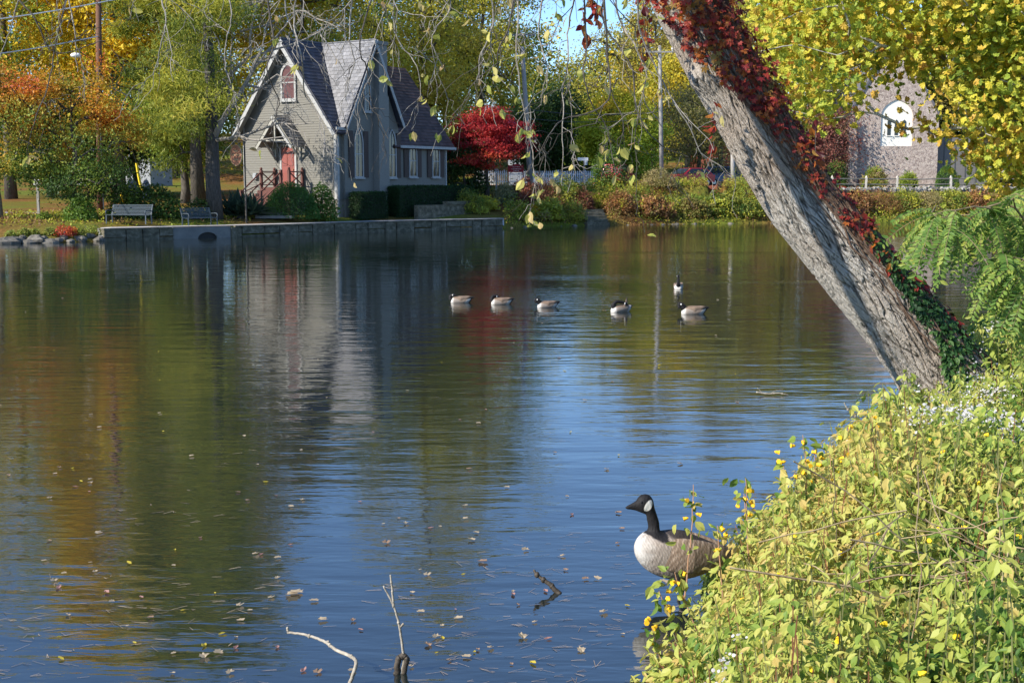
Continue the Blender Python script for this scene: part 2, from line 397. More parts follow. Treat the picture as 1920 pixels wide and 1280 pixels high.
# small disturbed patches: bubbling aerators and drifting gusts
geo = N(nt, 'ShaderNodeNewGeometry'); wsm = None
for (cpx, cpy, rx_, ry_) in ((130, 507, 3.2, 1.0), (1300, 475, 4.5, 1.1), (1400, 529, 8, .8), (1270, 474, 10, 1.6), (1455, 437, 3, 1), (960, 560, 6, 6), (1130, 520, 7, 2.2)):
    q = atz(cpx, cpy, 0); vm_ = N(nt, 'ShaderNodeVectorMath', operation='SUBTRACT'); L(geo.outputs['Position'], vm_.inputs[0]); vm_.inputs[1].default_value = (q[0], q[1], 0)
    v2_ = N(nt, 'ShaderNodeVectorMath', operation='MULTIPLY'); L(vm_.outputs[0], v2_.inputs[0]); v2_.inputs[1].default_value = (1 / rx_, 1 / ry_, 0)
    v3_ = N(nt, 'ShaderNodeVectorMath', operation='LENGTH'); L(v2_.outputs[0], v3_.inputs[0]); mr_ = N(nt, 'ShaderNodeMapRange', interpolation_type='SMOOTHSTEP'); L(v3_.outputs['Value'], mr_.inputs[0])
    for i, v in enumerate((.2, 1, 1, 0)): mr_.inputs[i + 1].default_value = v
    wsm = mr_.outputs[0] if wsm is None else mth('MAXIMUM', wsm, mr_.outputs[0])
w4 = wv(1.0, (5, 11, 1), 2, .2, .3)
h = mth('ADD', h, mth('MULTIPLY', wsm, mth('MULTIPLY', w4, .0075)))
bp = N(nt, 'ShaderNodeBump', Strength=1, Distance=1.0); L(h, bp.inputs['Height']); L(bp.outputs[0], b.inputs['Normal'])
b.inputs['Base Color'].default_value = (.012, .017, .016, 1); b.inputs['Roughness'].default_value = .03; b.inputs['IOR'].default_value = 2.35
g = G(); xs = [-400, -100, -30, 0, 30, 100, 500]; yl = [-60, 0, 20, 50, 80, 140]
g.add([(x, y, 0) for y in yl for x in xs], [(j * 7 + i, j * 7 + i + 1, j * 7 + i + 8, j * 7 + i + 7) for j in range(5) for i in range(6)])
tag(g.build('water', m), kind='structure')

# ------------------------------------------------------------------ retaining wall, culvert, path, street
M_STONE = mnoise('wall_stone', (.05, .045, .035), (.24, .21, .16), 3, .9, .8, (1, 1, 1.5), 8, (.12, .11, .075), .03)
M_CONC = mnoise('concrete', (.15, .15, .145), (.22, .215, .20), 2.5, .85, .05)  # grey darkened to stand in for shade on the culvert; steps share it
rng = np.random.default_rng(5)
def wallpt(px): Y = float(shoreY(px)); return np.array((qx(px) * Y, Y))
g = G(); px = 190.0; prev = wallpt(px)
while px < 940:
    L_ = .55 + rng.random() * .75; Yc = shoreY(px); px2 = px + L_ * 2400 / Yc
    if px < 322 and px2 > 322: px2 = 322.
    if 322 <= px < 430: px = 430.; continue
    p, q = wallpt(px), wallpt(min(px2, 942)); d = nrm(q - p); nn = np.array((d[1], -d[0])); 
    hz = .30 + rng.normal() * .03
    for (z0, z1) in ((-.3, hz * .5 + rng.normal() * .03 + .02), (hz * .5 + .04, .565)) if rng.random() < .75 else ((-.3, .565),):
        o = rng.random() * .07; e = .014
        c = (p + q) / 2 - nn * (.18 - o); LL = np.linalg.norm(q - p) - 2 * e
        R3 = np.array([[d[0], -nn[0], 0], [d[1], -nn[1], 0], [0, 0, 1]])
        g.box((c[0], c[1], (z0 + z1) / 2), (LL, .42, z1 - z0 - .02), R3, taper=.96)
    px = px2
px = 190.
while px < 941:
    px2 = min(px + 28 + rng.random() * 22, 942); p, q = wallpt(px), wallpt(px2); d = nrm(q - p); nn = np.array((d[1], -d[0])); c = (p + q) / 2 - nn * .17
    if not (322 <= (px + px2) / 2 < 430): g.box((c[0], c[1], .60), (np.linalg.norm(q - p) - .02, .5, .07 + rng.random() * .012), np.array([[d[0], -nn[0], 0], [d[1], -nn[1], 0], [0, 0, 1]]))
    px = px2
tag(g.build('retaining_wall', M_STONE), 'low wall of rough dark stone blocks along the far shore below the grey house', 'wall')
g = G(); p, q = wallpt(322), wallpt(430); d = nrm(q - p); nn = np.array((d[1], -d[0])); LL = np.linalg.norm(q - p)
a0, a1 = .42, .76; arc = [(LL * (a0 + a1) / 2 - cos(t) * LL * (a1 - a0) / 2, -.02 + sin(t) * .34) for t in np.linspace(0, pi, 13)]
poly = [(0, -.5), (LL * a0, -.5)] + arc + [(LL * a1, -.5), (LL, -.5), (LL, .605), (0, .605)]
half = len(arc) // 2 + 2
pA = poly[:half + 1] + [(poly[half][0], .605), (0, .605)]; pB = poly[half:-1] + [(poly[half][0], .605)]
for P_ in (pA, pB): g.prism(P_, (p[0], p[1], 0), (d[0], d[1], 0), (0, 0, 1), (-nn[0], -nn[1], 0), .4)
g.o = g.o + np.array((nn[0], nn[1], 0)) * 0
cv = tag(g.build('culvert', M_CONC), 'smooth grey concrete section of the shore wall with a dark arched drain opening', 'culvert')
g = G(); c = p + d * LL * .59 - nn * .10; g.box((c[0], c[1], .1), (LL * .38, .02, .6), np.array([[d[0], -nn[0], 0], [d[1], -nn[1], 0], [0, 0, 1]])); g.build('drain_shade_panel', mplain('dark', (.012, .012, .012)), cv)  # black panel behind the arch, stands in for the shade inside the drain
# shore path slab
def strip(name, mat, pxs, t0, t1, dz, nrow=5, kind='structure', absY=None):
    g = G(); rows = []
    for k in range(nrow + 1):
        f = k / nrow; Y = (shoreY(pxs) + t0 + (t1 - t0) * f) if absY is None else absY(pxs, f)
        X = (pxs - 960) / 2400 * Y; rows.append(np.stack([X, Y, gz(X, Y) + dz], -1))
    V = np.concatenate(rows); n = len(pxs); ii = (np.arange(nrow)[:, None] * n + np.arange(n - 1)[None]).reshape(-1)
    g.add(V, np.stack([ii, ii + 1, ii + n + 1, ii + n], -1)); return tag(g.build(name, mat, None, True), kind=kind)
strip('path', mnoise('path_concrete', (.38, .36, .36), (.52, .50, .50), 1.5, .8, .15), np.linspace(180, 945, 200), .13, 1.7, .05)
strip('garden_path', MATS['path_concrete'], np.linspace(-200, 75, 40), 14, 15.5, .05)
strip('street', mnoise('asphalt', (.10, .10, .105), (.16, .16, .165), 8, .85, .2), np.linspace(700, 2150, 300), 0, 0, .05, 8, absY=lambda p_, f: streetY(p_) + f * 6.5)
# shore rocks left of the wall and along the planted bank
M_ROCK = mnoise('rock', (.06, .055, .045), (.22, .20, .17), 4, .85, .7, det=8)
def rock(name, label, px, Y, z, r, seed, group):
    rg = np.random.default_rng(seed); g = G(); th = np.linspace(0, 2 * pi, 12, endpoint=False); ph = np.linspace(0, pi, 8)
    v = np.array([[sin(p) * cos(t), sin(p) * sin(t), cos(p)] for p in ph for t in th]); v = v * (1 + .45 * fbm(v * 1.3 + seed * 7.7, 2))[:, None] * np.array((r, r * .7, r * .5))
    f = [(i * 12 + j, (i + 1) * 12 + j, (i + 1) * 12 + (j + 1) % 12, i * 12 + (j + 1) % 12) for i in range(7) for j in range(12)]
    g.add(v, f); o = g.build(name, M_ROCK); o.location = (qx(px) * Y, Y, z); o.rotation_euler = (0, 0, rg.random() * 6)
    return tag(o, label, 'rock', group)
rl = [(8, .75), (24, .45), (38, .3), (50, .35), (62, .5), (78, .28), (90, .4), (104, .25), (116, .33), (128, .3), (146, .4), (164, .36), (182, .42)]
rd = ['large flat grey rock at the water line, farthest left on the far shore', 'grey rock beside the largest one at the left end of the far shore']
for i, (p_, r_) in enumerate(rl):
    lab = rd[i] if i < 2 else 'small brown rock at the water line below the leafy bank left of the wall'
    rock('rock', lab, p_, float(shoreY(p_)) + .1 + .3 * (i % 3), .02 + .1 * (i % 3), r_, i, 'rocks on the far shore left of the wall')
rng = np.random.default_rng(8)
for i in range(26):
    p_ = 948 + rng.random() * 700
    rock('rock', 'small rock at the foot of the shrub covered bank across the pond', p_, float(shoreY(p_)) - .1 + rng.random() * .25, -.03, .07 + rng.random() * .2, 40 + i, 'small rocks below the planted bank')
# ------------------------------------------------------------------ the grey chapel like house
HB = np.array((-10.8, 79.0, .8)); U2 = np.array((.559, .829, 0)); V2 = np.array((-.829, .559, 0)); UP = np.array((0, 0, 1.))
house = thing('house', 'grey clapboard chapel like house with steep slate gables, pointed windows and a red door', 'house', HB, 0)
HM = np.array([U2, V2, UP]).T        # local (u, v, z) -> house root frame
def HG(): return G(M=HM)
def sid(name, c1, c2): return mnoise(name, c1, c2, 5, .75, .1, (1, 1, 6))
M_SID = sid('siding', (.165, .158, .14), (.205, .197, .175)); M_TRIM = mplain('white_trim', (.36, .36, .355), .7, var=.2)
M_FND = mnoise('stucco', (.22, .20, .17), (.32, .29, .25), 5, .9, .4)
M_SHUT = mplain('shutter', (.045, .028, .025), .6); M_RED = mplain('red_door', (.26, .075, .06), .5); M_RAIL = mplain('rail_paint', (.12, .045, .035), .6)
def slate(name, ca, cb, cc):
    m, nt, b = newmat(name); L = nt.links.new
    a = N(nt, 'ShaderNodeAttribute', attribute_name='col'); L(a.outputs['Color'], b.inputs['Base Color'])
    b.inputs['Roughness'].default_value = .55; b.inputs['Specular IOR Level'].default_value = .4
    return m
M_SLATE = slate('slate', 0, 0, 0)
M_GLASS, nt, b = newmat('window_glass'); b.inputs['Base Color'].default_value = (.02, .025, .03, 1); b.inputs['Roughness'].default_value = .06; b.inputs['IOR'].default_value = 1.5
n = N(nt, 'ShaderNodeTexNoise', Scale=1.5); bp = N(nt, 'ShaderNodeBump', Strength=.15, Distance=.05); nt.links.new(n.outputs[0], bp.inputs['Height']); nt.links.new(bp.outputs[0], b.inputs['Normal'])

def clap(g, o, ax, n, z0, z1, span, h=.15, out=.024):
    # lapped boards: o origin, ax along, n outward, span(z)->(a,b)
    z = z0; o = np.array(o, float); ax = np.array(ax, float); n = np.array(n, float)
    while z < z1 - .02:
        zt = min(z + h, z1); a0, b0 = span(z + .001); a1, b1 = span(zt - .001)
        if b0 - a0 > .02:
            if b1 < a1: a1 = b1 = (a1 + b1) / 2
            P = [o + ax * a0 + UP * z + n * out, o + ax * b0 + UP * z + n * out, o + ax * b1 + UP * zt, o + ax * a1 + UP * zt]
            Q = [o + ax * a0 + UP * z, o + ax * b0 + UP * z]
            g.add(P + Q, [np.array([[0, 1, 2, 3], [0, 4, 5, 1]])], np.array((.5,) * 3))
        z = zt
def roofplane(g, p0, eu, es, L, S, base, var, rng, row=.28, tile=.32, th=.07, clipf=None):
    # p0 ridge start, eu along ridge, es down slope (unit); courses of slates
    p0 = np.array(p0, float); eu = np.array(eu, float); es = np.array(es, float); nn = nrm(np.cross(eu, es)); nn = nn if nn[2] > 0 else -nn
    cs = S / max(1, round(S / row)); k = 0; s = 0
    while s < S - 1e-3:
        x = -(k % 2) * tile / 2
        while x < L:
            a = max(0, x); b_ = min(L, x + tile); s1 = min(S, s + cs)
            if clipf: 
                c0, c1 = clipf((s + s1) / 2); a = max(a, c0); b_ = min(b_, c1)
            if b_ - a > .02:
                c = np.array(base) * (1 + var * rng.normal()); c = np.clip(c, .01, .9)
                lift = .012
                P = [p0 + eu * (a + .006) + es * s + nn * (th * .4), p0 + eu * (b_ - .006) + es * s + nn * (th * .4),
                     p0 + eu * (b_ - .006) + es * s1 + nn * (th * .4 + lift + .012), p0 + eu * (a + .006) + es * s1 + nn * (th * .4 + lift + .012)]
                Q = [P[3] - nn * .03, P[2] - nn * .03]
                g.add(P + Q, [np.array([[0, 3, 2, 1], [3, 4, 5, 2]])], c)
            x += tile
        s += cs; k += 1
def slab(g, p0, eu, es, L, S, t, col, off=0.):
    p0 = np.array(p0, float); eu = np.array(eu, float); es = np.array(es, float); nn = nrm(np.cross(eu, es)); nn = nn if nn[2] > 0 else -nn
    v = [p0 + nn * off, p0 + eu * L + nn * off, p0 + eu * L + es * S + nn * off, p0 + es * S + nn * off]; v += [q - nn * t for q in v]
    g.add(v, [(0, 1, 2, 3), (7, 6, 5, 4), (0, 4, 5, 1), (1, 5, 6, 2), (2, 6, 7, 3), (3, 7, 4, 0)], col)

EV, RD = 5.72, 10.95; W8 = 8.0; Z0 = 1.15     # local heights over ground .8
nU = np.array((-1., 0, 0)); nV = np.array((0, -1., 0)); aU = np.array((1., 0, 0)); aV = np.array((0, 1., 0))
g = HG()
gab = lambda z: (0 if z < EV else (z - EV) / (RD - EV) * 4, W8 if z < EV else W8 - (z - EV) / (RD - EV) * 4)
clap(g, (0, 0, 0), aV, nU, Z0, RD, gab)
# side walls: nave stub, wing
clap(g, (0, 0, 0), aU, nV, Z0, EV, lambda z: (0, 11.2) if z < 4.86 else (0, 5.8))
TA, TB, TC = .35, 6.0, 3.2                     # transept start, end, centre
tr_ = lambda z: (TA + .12, TB - .25) if z < EV else (TA + .12 + (z - EV) / (RD - EV) * (TC - TA - .12), TB - .25 - (z - EV) / (RD - EV) * (TB - .25 - TC))
clap(g, (0, -.22, 0), aU, nV, Z0, RD, tr_)
g.box((TA + .12, -.11, (Z0 + EV) / 2), (.04, .215, EV - Z0)); g.box((TB - .25, -.11, (Z0 + EV) / 2), (.04, .215, EV - Z0))
clap(g, (11.2, 8, 0), -aV, aU, Z0, 10.1, lambda z: (0, 8) if z < 4.85 else ((z - 4.85) / 5.25 * 4, 8 - (z - 4.85) / 5.25 * 4))
clap(g, (11.2, 8, 0), -aU, aV, Z0, 4.9, lambda z: (0, 11.2))
g.build('wall', M_SID, house)
g = HG(); g.box((5.6, 4, (Z0 - .4) / 2 ), (11.12, 7.92, Z0 + .4 - .01)); g.box(((TA + TB) / 2, -.08, (Z0 - .4) / 2), (TB - TA - .4, .2, Z0 + .4 - .02)); g.build('foundation', M_FND, house)
# roofs
rng = np.random.default_rng(2)
DS = (.055, .058, .078); LIT_SLATE = (.20, .20, .215); WR = (.075, .044, .036)  # same slate: sunlight put into the pale grey, shade into the dark one
sl = math.hypot(4.35, (RD - EV) * 4.35 / 4); es_r = nrm((0, -4, -(RD - EV))); es_l = nrm((0, 4, -(RD - EV)))
g = HG()
S_ = sl + .25; roofplane(g, (-.55, 4, RD + .12), aU, es_r, 6.6, S_, DS, .22, rng, clipf=lambda s: (0, .95 + max(0, 1 - s / S_) * 3.0)); roofplane(g, (-.55, 4, RD + .12), aU, es_l, 6.6, sl + .25, LIT_SLATE, .12, rng)

nn = np.cross(aU, es_r); nn = nn if nn[2] > 0 else -nn; q0 = np.array((-.55, 4, RD + .12)); q = [q0, q0 + aU * 4.0, q0 + aU * .95 + es_r * S_, q0 + es_r * S_]; g.add(q + [a - nn * .12 for a in q], [(0, 1, 2, 3), (7, 6, 5, 4), (0, 4, 5, 1), (1, 5, 6, 2), (2, 6, 7, 3), (3, 7, 4, 0)], DS)
slab(g, (-.55, 4, RD + .12), aU, es_l, 6.6, sl + .25, .12, LIT_SLATE)
g.bar((-.56, 4, RD + .17), (6.0, 4, RD + .17), .16, .1, (.05, .055, .075))
# transept: ridge runs from outside (v=-.6) inwards to v=4
rl = TC - TA + .1; sT = math.hypot(rl, (RD - EV) * rl / (TC - TA)); eA = nrm((-(TC - TA), 0, -(RD - EV)))
rr = TB - TC - .05; sT2 = math.hypot(rr, (RD - EV) * rr / (TB - TC)); eB = nrm((TB - TC, 0, -(RD - EV)))
cl = lambda s: (0, 4.6 - s / sT * 4.6 + .9)
roofplane(g, (TC, -.62, RD + .16), aV, eA, 4.7, sT + .2, LIT_SLATE, .14, rng, clipf=cl)
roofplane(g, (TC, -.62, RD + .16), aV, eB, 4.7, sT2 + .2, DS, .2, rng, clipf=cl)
for ev, S in ((eA, sT), (eB, sT2)):
    nn = nrm(np.cross(aV, ev)); nn = nn if nn[2] > 0 else -nn; p0 = np.array((TC, -.62, RD + .16)); q = [p0, p0 + aV * 4.6, p0 + aV * .9 + ev * (S + .2), p0 + ev * (S + .2)]
    v = q + [a - nn * .12 for a in q]; g.add(v, [(0, 1, 2, 3), (7, 6, 5, 4), (0, 4, 5, 1), (1, 5, 6, 2), (2, 6, 7, 3), (3, 7, 4, 0)], DS)
# small sliver roof beside the transept
# wing
WE, WRD = 4.87, 10.05; es_w = nrm((0, -4, -(WRD - WE))); es_w2 = nrm((0, 4, -(WRD - WE))); sw = math.hypot(4, WRD - WE) * 1.1
roofplane(g, (5.2, 4, WRD + .1), aU, es_w, 6.6, sw, WR, .25, rng); roofplane(g, (5.2, 4, WRD + .1), aU, es_w2, 6.6, sw, LIT_SLATE, .14, rng)
slab(g, (5.2, 4, WRD + .1), aU, es_w, 6.6, sw, .12, WR); slab(g, (5.2, 4, WRD + .1), aU, es_w2, 6.6, sw, .12, WR)
rf = g.build('roof', M_SLATE, house)
g = HG(); g.tube([(2.6, 1.9, 8.6), (2.6, 1.9, 9.0)], .1, 10, (.3, .3, .3)); g.sphere((2.6, 1.9, 9.02), (.16, .16, .08), col=(.3, .3, .3)); g.build('roof_vent', M_SLATE, rf)
# trim : barge boards, eaves, corner boards
M_SOF = mplain('grey_trim', (.36, .35, .31), .6)
g = HG()
def barge(g, apex, e, S, n, w=.2, t=.05):
    a = np.array(apex, float) + np.array(n) * .03; g.bar(a, a + e * S, t, w, up=nrm(np.cross(np.cross(e, n), e)) if False else UP)
def fascia(g, apex, e, S, n, w=.22, t=.05, off=-.08):
    e = np.array(e); n = np.array(n, float); dn = nrm(np.cross(e, n)); dn = dn if dn[2] < 0 else -dn; a = np.array(apex, float) + n * .02 - dn * off
    v = [a, a + e * S, a + e * S + dn * w, a + dn * w]; v += [q + n * t for q in v]
    g.add(v, [(0, 1, 2, 3), (7, 6, 5, 4), (0, 4, 5, 1), (1, 5, 6, 2), (2, 6, 7, 3), (3, 7, 4, 0)])
for e in (es_r, es_l): fascia(g, (-.55, 4, RD + .12), e, sl + .25, nU, .24)
fascia(g, (TC, -.62, RD + .16), eB, sT2 + .2, nV, .2); fascia(g, (TC, -.62, RD + .16), eA, sT + .2, nV, .12)
fascia(g, (11.8, 4, WRD + .1), es_w, sw, aU, .18)
for v_, (u0, u1), z, ed in ((-.5, (-.55, .4), EV - .42, 0), (-.42, (5.75, 11.8), WE - .52, 0)):
    g.box(((u0 + u1) / 2, v_, z + .16), (u1 - u0, .06, .17))
g.box((-.02, .08, (Z0 + EV) / 2), (.06, .18, EV - Z0)); g.box((.09, -.03, (Z0 + EV) / 2), (.18, .06, EV - Z0))
g.box((-.02, 7.94, (Z0 + EV) / 2), (.06, .14, EV - Z0))
g.box((5.84, -.035, (Z0 + 4.9) / 2), (.1, .06, 4.9 - Z0)); g.box((11.14, -.035, (Z0 + 4.9) / 2), (.11, .06, 4.9 - Z0))
g.box((.06, -.05, Z0 / 2 - .2), (.14, .08, Z0 + .4))
g.build('trim', M_TRIM, house)
# soffit under the gable overhangs
g = HG()
slab(g, (-.52, 4, RD - .03), aU, es_r, .5, sl, .03, (.4, .39, .35), .0); slab(g, (-.52, 4, RD - .03), aU, es_l, .5, sl, .03, (.4, .39, .35), .0)
slab(g, (TC, -.6, RD + .0), aV, eB, .37, sT2, .03, (.4, .39, .35)); slab(g, (TC, -.6, RD + .0), aV, eA, .37, sT, .03, (.4, .39, .35))
g.build('soffit', M_SOF, house)
g = HG(); g.box((3.75, -.45, 3.6), (1.0, .5, 8.0)); g.box((3.80, -.42, 9.2), (.8, .44, 3.2)); g.box((3.80, -.42, 10.9), (.95, .56, .22)); g.build('chimney', mnoise('chimney_paint', (.19, .185, .17), (.24, .235, .215), 6, .85, .3, (1, 1, 3)), house)

# windows
def arch(w_, h, sp, k=7):
    # pointed arch outline, width w, total height h, springing at sp
    P = [(-w_ / 2, 0), (w_ / 2, 0)]; r = h - sp
    for i in range(k + 1):
        t = i / k; P.append((w_ * (cos(t * pi / 3) - .5), sp + r * sin(t * pi / 3) / sin(pi / 3)))
    for i in range(k - 1, -1, -1):
        t = i / k; P.append((-w_ * (cos(t * pi / 3) - .5), sp + r * sin(t * pi / 3) / sin(pi / 3)))
    return P
def ringpoly(g, P, Q, o, a, n, d0, d1):
    # frame between outline P (outer) and Q (inner)
    o = np.array(o, float); a = np.array(a, float); n = np.array(n, float); k = len(P)
    A = [o + a * p[0] + UP * p[1] + n * d1 for p in P]; B = [o + a * p[0] + UP * p[1] + n * d1 for p in Q]
    C = [o + a * p[0] + UP * p[1] + n * d0 for p in P]; D = [o + a * p[0] + UP * p[1] + n * d0 for p in Q]
    f = []
    for i in range(k):
        j = (i + 1) % k; f += [(i, j, k + j, k + i), (i, 2 * k + i, 2 * k + j, j), (k + i, k + j, 3 * k + j, 3 * k + i)]
    g.add(A + B + C + D, f)
def inset(P, c, s): return [((p[0] - c[0]) * s[0] + c[0], (p[1] - c[1]) * s[1] + c[1]) for p in P]
def window(o, a, n, w_, h, shut=(1, 1), lab=None, fw=.085, mull='sash', glass=None):
    wf = thing('window', lab, None) if False else None
    P = arch(w_, h, h * .68); Q = inset(P, (0, h * .47), (1 - 2 * fw / w_, 1 - 2 * fw / h))
    g = HG(); ringpoly(g, P, Q, o, a, n, 0.0, .09)
    o_ = np.array(o, float); a_ = np.array(a, float); n_ = np.array(n, float)
    g.prism([(-w_ / 2 - .06, -.09), (w_ / 2 + .06, -.09), (w_ / 2 + .06, .0), (-w_ / 2 - .06, .0)], o_, a_, UP, n_, .15)
    fr = g.build('window', M_TRIM, house)
    g = HG(); g.prism(Q, o_ + n_ * .03, a_, UP, n_, .01); g.build('pane', glass or M_GLASS, fr)
    if mull:
        g = HG(); 
        g.prism([(-w_ / 2 + fw, h * .46), (w_ / 2 - fw, h * .46), (w_ / 2 - fw, h * .46 + .06), (-w_ / 2 + fw, h * .46 + .06)], o_ + n_ * .042, a_, UP, n_, .03)
        if mull == 'sash': g.prism([(-.02, fw), (.02, fw), (.02, h * .93), (-.02, h * .93)], o_ + n_ * .045, a_, UP, n_, .02)
        g.build('sash', M_TRIM, fr)
    for sd_, on_ in zip((-1, 1), shut):
        if not on_: continue
        sw_ = w_ * .55; x0 = sd_ * (w_ / 2 + .03); x1 = x0 + sd_ * sw_; xa, xb = min(x0, x1), max(x0, x1)
        g = HG(); hi = h * .70; top = [(xa, hi), (xb, hi)]
        if sd_ > 0: pts = [(xa, 0), (xb, 0), (xb, h * .93), (xa + .08, h * .93), (xa, h * .72)]
        else: pts = [(xa, 0), (xb, 0), (xb, h * .72), (xb - .08, h * .93), (xa, h * .93)]
        g.prism(pts, o_ + n_ * .02, a_, UP, n_, .04)
        for zz in np.arange(.12, h * .7, .09): g.prism([(xa + .06, zz), (xb - .06, zz), (xb - .06, zz + .035), (xa + .06, zz + .035)], o_ + n_ * .055, a_, UP, n_, .02)
        g.build('shutter', M_SHUT, fr)
    return fr
window((1.75, -.245, 2.5), aU, nV, .85, 3.1); window((5.0, -.245, 2.5), aU, nV, .85, 3.1, (0, 1))
window((7.45, -.03, 2.55), aU, nV, .85, 2.25); window((9.95, -.03, 2.55), aU, nV, .85, 2.25)
window((2.65, -.245, 6.6), aU, nV, .62, 2.0, (0, 0))
mg = mplain('stained_pane', (.10, .035, .03), .35)
window((-.03, 3.85, 7.3), -aV, nU, 1.3, 2.35, (0, 0), fw=.14, glass=mg, mull='bar')
# door
g = HG(); g.box((-.06, 4.0, 3.15), (.05, 1.12, 2.5)); 
for zz in (2.5, 3.7):
    for vv in (3.74, 4.26): g.box((-.095, vv, zz), (.03, .38, .9))
dr = g.build('door', M_RED, house)
g = HG(); 
for vv in (3.36, 4.64): g.box((-.07, vv, 3.18), (.08, .15, 2.6))
g.box((-.07, 4.0, 4.52), (.08, 1.45, .14)); g.build('door_frame', M_TRIM, dr)
g = HG(); g.sphere((-.13, 3.56, 3.0), .04); g.build('handle', mplain('brass', (.5, .35, .12), .3, 1), dr)
# porch hood
pc = 4.0; PZ = 6.35; PE = 4.42; hw = 1.62; eP1 = nrm((0, -hw, PE - PZ)); eP2 = nrm((0, hw, PE - PZ)); sP = math.hypot(hw, PZ - PE)
g = HG(); 
for e in (eP1, eP2): roofplane(g, (-1.3, pc, PZ), aU, e, 1.28, sP, (.17, .16, .15), .2, rng, .22, .25); slab(g, (-1.3, pc, PZ), aU, e, 1.28, sP, .07, (.25, .24, .2))
ph = g.build('porch_roof', M_SLATE, house)
g = HG(); fascia(g, (-1.3, pc, PZ), eP1, sP, nU, .16); g.build('porch_trim', M_TRIM, ph)
g = HG(); fascia(g, (-1.3, pc, PZ), eP2, sP, nU, .16)
for vv in (2.95, 5.05):
    g.bar((-.08, vv, 3.5), (-.08, vv, 4.8), .1); g.bar((-.08, vv, 3.6), (-1.1, vv, 4.75), .1); g.bar((-.05, vv, 4.75), (-1.25, vv, 4.75), .1)
g.bar((-1.15, 2.9, 4.8), (-1.15, 5.1, 4.8), .09); g.bar((-1.2, 4, 4.8), (-1.2, 4, 6.2), .09)
g.build('porch_bracket', M_SOF, ph)
g = HG(); g.box((-.1, 6.9, 2.6), (.2, .28, .4)); g.tube([(-.14, 6.9, 2.6), (-.25, 6.9, 2.6)], .13, 12); g.build('electric_meter', mplain('meter', (.35, .36, .37), .4, .3), house)
# stairs with red brown rails
st = thing('staircase', 'red-brown wooden front steps with cross-braced rails rising to the red door', 'stairs', HB, 0)
g = HG(); g.box((-.72, 3.95, 1.83), (1.3, 2.5, .1))
for k in range(7): z = 1.88 - (k + 1) * .2; g.box((-1.5 - k * .27, 4.35, z), (.3, 1.7, .05)); g.box((-1.38 - k * .27, 4.35, z + .1), (.03, 1.7, .17))
g.build('tread', M_RAIL, st)
g = HG(); 
for vv in (2.8, 5.1):
    g.box((-.75, vv, .85), (.1, .1, 1.85)); g.box((-1.3, vv, .85), (.12, .12, 1.85))
g.box((-1.2, 3.95, .8), (.04, 2.3, 1.8)); g.build('stair_base', mplain('stair_dark', (.06, .03, .025), .8), st)
for vv in (2.75, 5.15):
    g = HG()
    for uu in (-.15, -1.33): g.box((uu, vv, 2.4), (.15, .15, 1.15)); g.sphere((uu, vv, 3.05), .09)
    g.bar((-.15, vv, 2.85), (-1.33, vv, 2.85), .07); g.bar((-.15, vv, 2.05), (-1.33, vv, 2.05), .06)
    g.bar((-.2, vv, 2.08), (-1.28, vv, 2.82), .06, .06); g.bar((-.2, vv - .03, 2.82), (-1.28, vv - .03, 2.08), .06, .06)
    if vv > 4:
        g.box((-3.1, vv, .75), (.14, .14, 1.9)); g.bar((-1.33, vv, 2.85), (-3.1, vv, 1.6), .07); g.bar((-1.33, vv, 2.2), (-3.1, vv, 1.0), .06)
        g.bar((-1.4, vv, 2.1), (-3.0, vv, 1.55), .05); 
    else:
        g.box((-3.1, 3.45, .75), (.14, .14, 1.9)); g.bar((-1.33, 3.45, 2.85), (-3.1, 3.45, 1.6), .07); g.bar((-1.33, 3.45, 2.2), (-3.1, 3.45, 1.0), .06); g.box((-1.33, 3.45, 2.4), (.15, .15, 1.15))
    g.build('railing', M_RAIL, st)
# concrete steps by the path
st = thing('stone_steps', 'three low pale concrete steps leading from the shore path to the wooden stairs', 'steps', on(512, 76.2), 0)
for k, (a, b_) in enumerate(((480, 548), (478, 530), (476, 515))):
    g = G(); z = .16 * k; A = on(a, 74.6 + k * .45 + .6) - on(512, 76.2); B = on(b_, 74.6 + k * .45 + .6) - on(512, 76.2); A[2] = B[2] = z + .10
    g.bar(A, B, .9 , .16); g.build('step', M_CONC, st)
# oval sign
p0 = at(443, 291, 72.8); sg = thing('oval_sign', 'reddish oval hanging sign with faint tan lettering left of the grey house', 'sign', (p0[0], p0[1], float(gz(p0[0], p0[1]))), 0)
zz = p0[2] - sg.location.z
g = G(M=np.diag((1, 1, 1))); th = np.linspace(0, 2 * pi, 40, endpoint=False); dirx = np.array((.93, -.36, 0)); nn_ = np.array((-.36, -.93, 0))
g.prism([(cos(t) * .38, sin(t) * .58) for t in th], (0, .05, zz), dirx, UP, nn_, .05); g.build('board', mplain('sign_red', (.36, .15, .085), .6), sg)
g = G(); ringpoly(g, [(cos(t) * .40, sin(t) * .60) for t in th], [(cos(t) * .365, sin(t) * .565) for t in th], (0, .05, zz), dirx, nn_, .0, .07); g.build('rim', mplain('sign_rim', (.45, .30, .16), .6), sg)
for row, (z_, ws) in enumerate(((.24, (.1, .12)), (.02, (.09, .12, .1, .12)), (-.24, (.12, .14)))):
    g = G(); x = -sum(ws) / 2 - .02 * len(ws)
    for i, w_ in enumerate(ws):
        c = np.array((0, .05, zz + z_)) + dirx * (x + w_ / 2) + nn_ * .056; g.bar(c - dirx * w_ / 2 - UP * .05, c - UP * .05 * (-1) ** i - dirx * w_ / 4, .012, .025); g.bar(c - dirx * w_ / 4 + UP * .05, c + dirx * w_ / 2 - UP * .05, .012, .03); x += w_ + .04
    g.build('lettering', mplain('sign_tan', (.6, .45, .25), .6), sg)
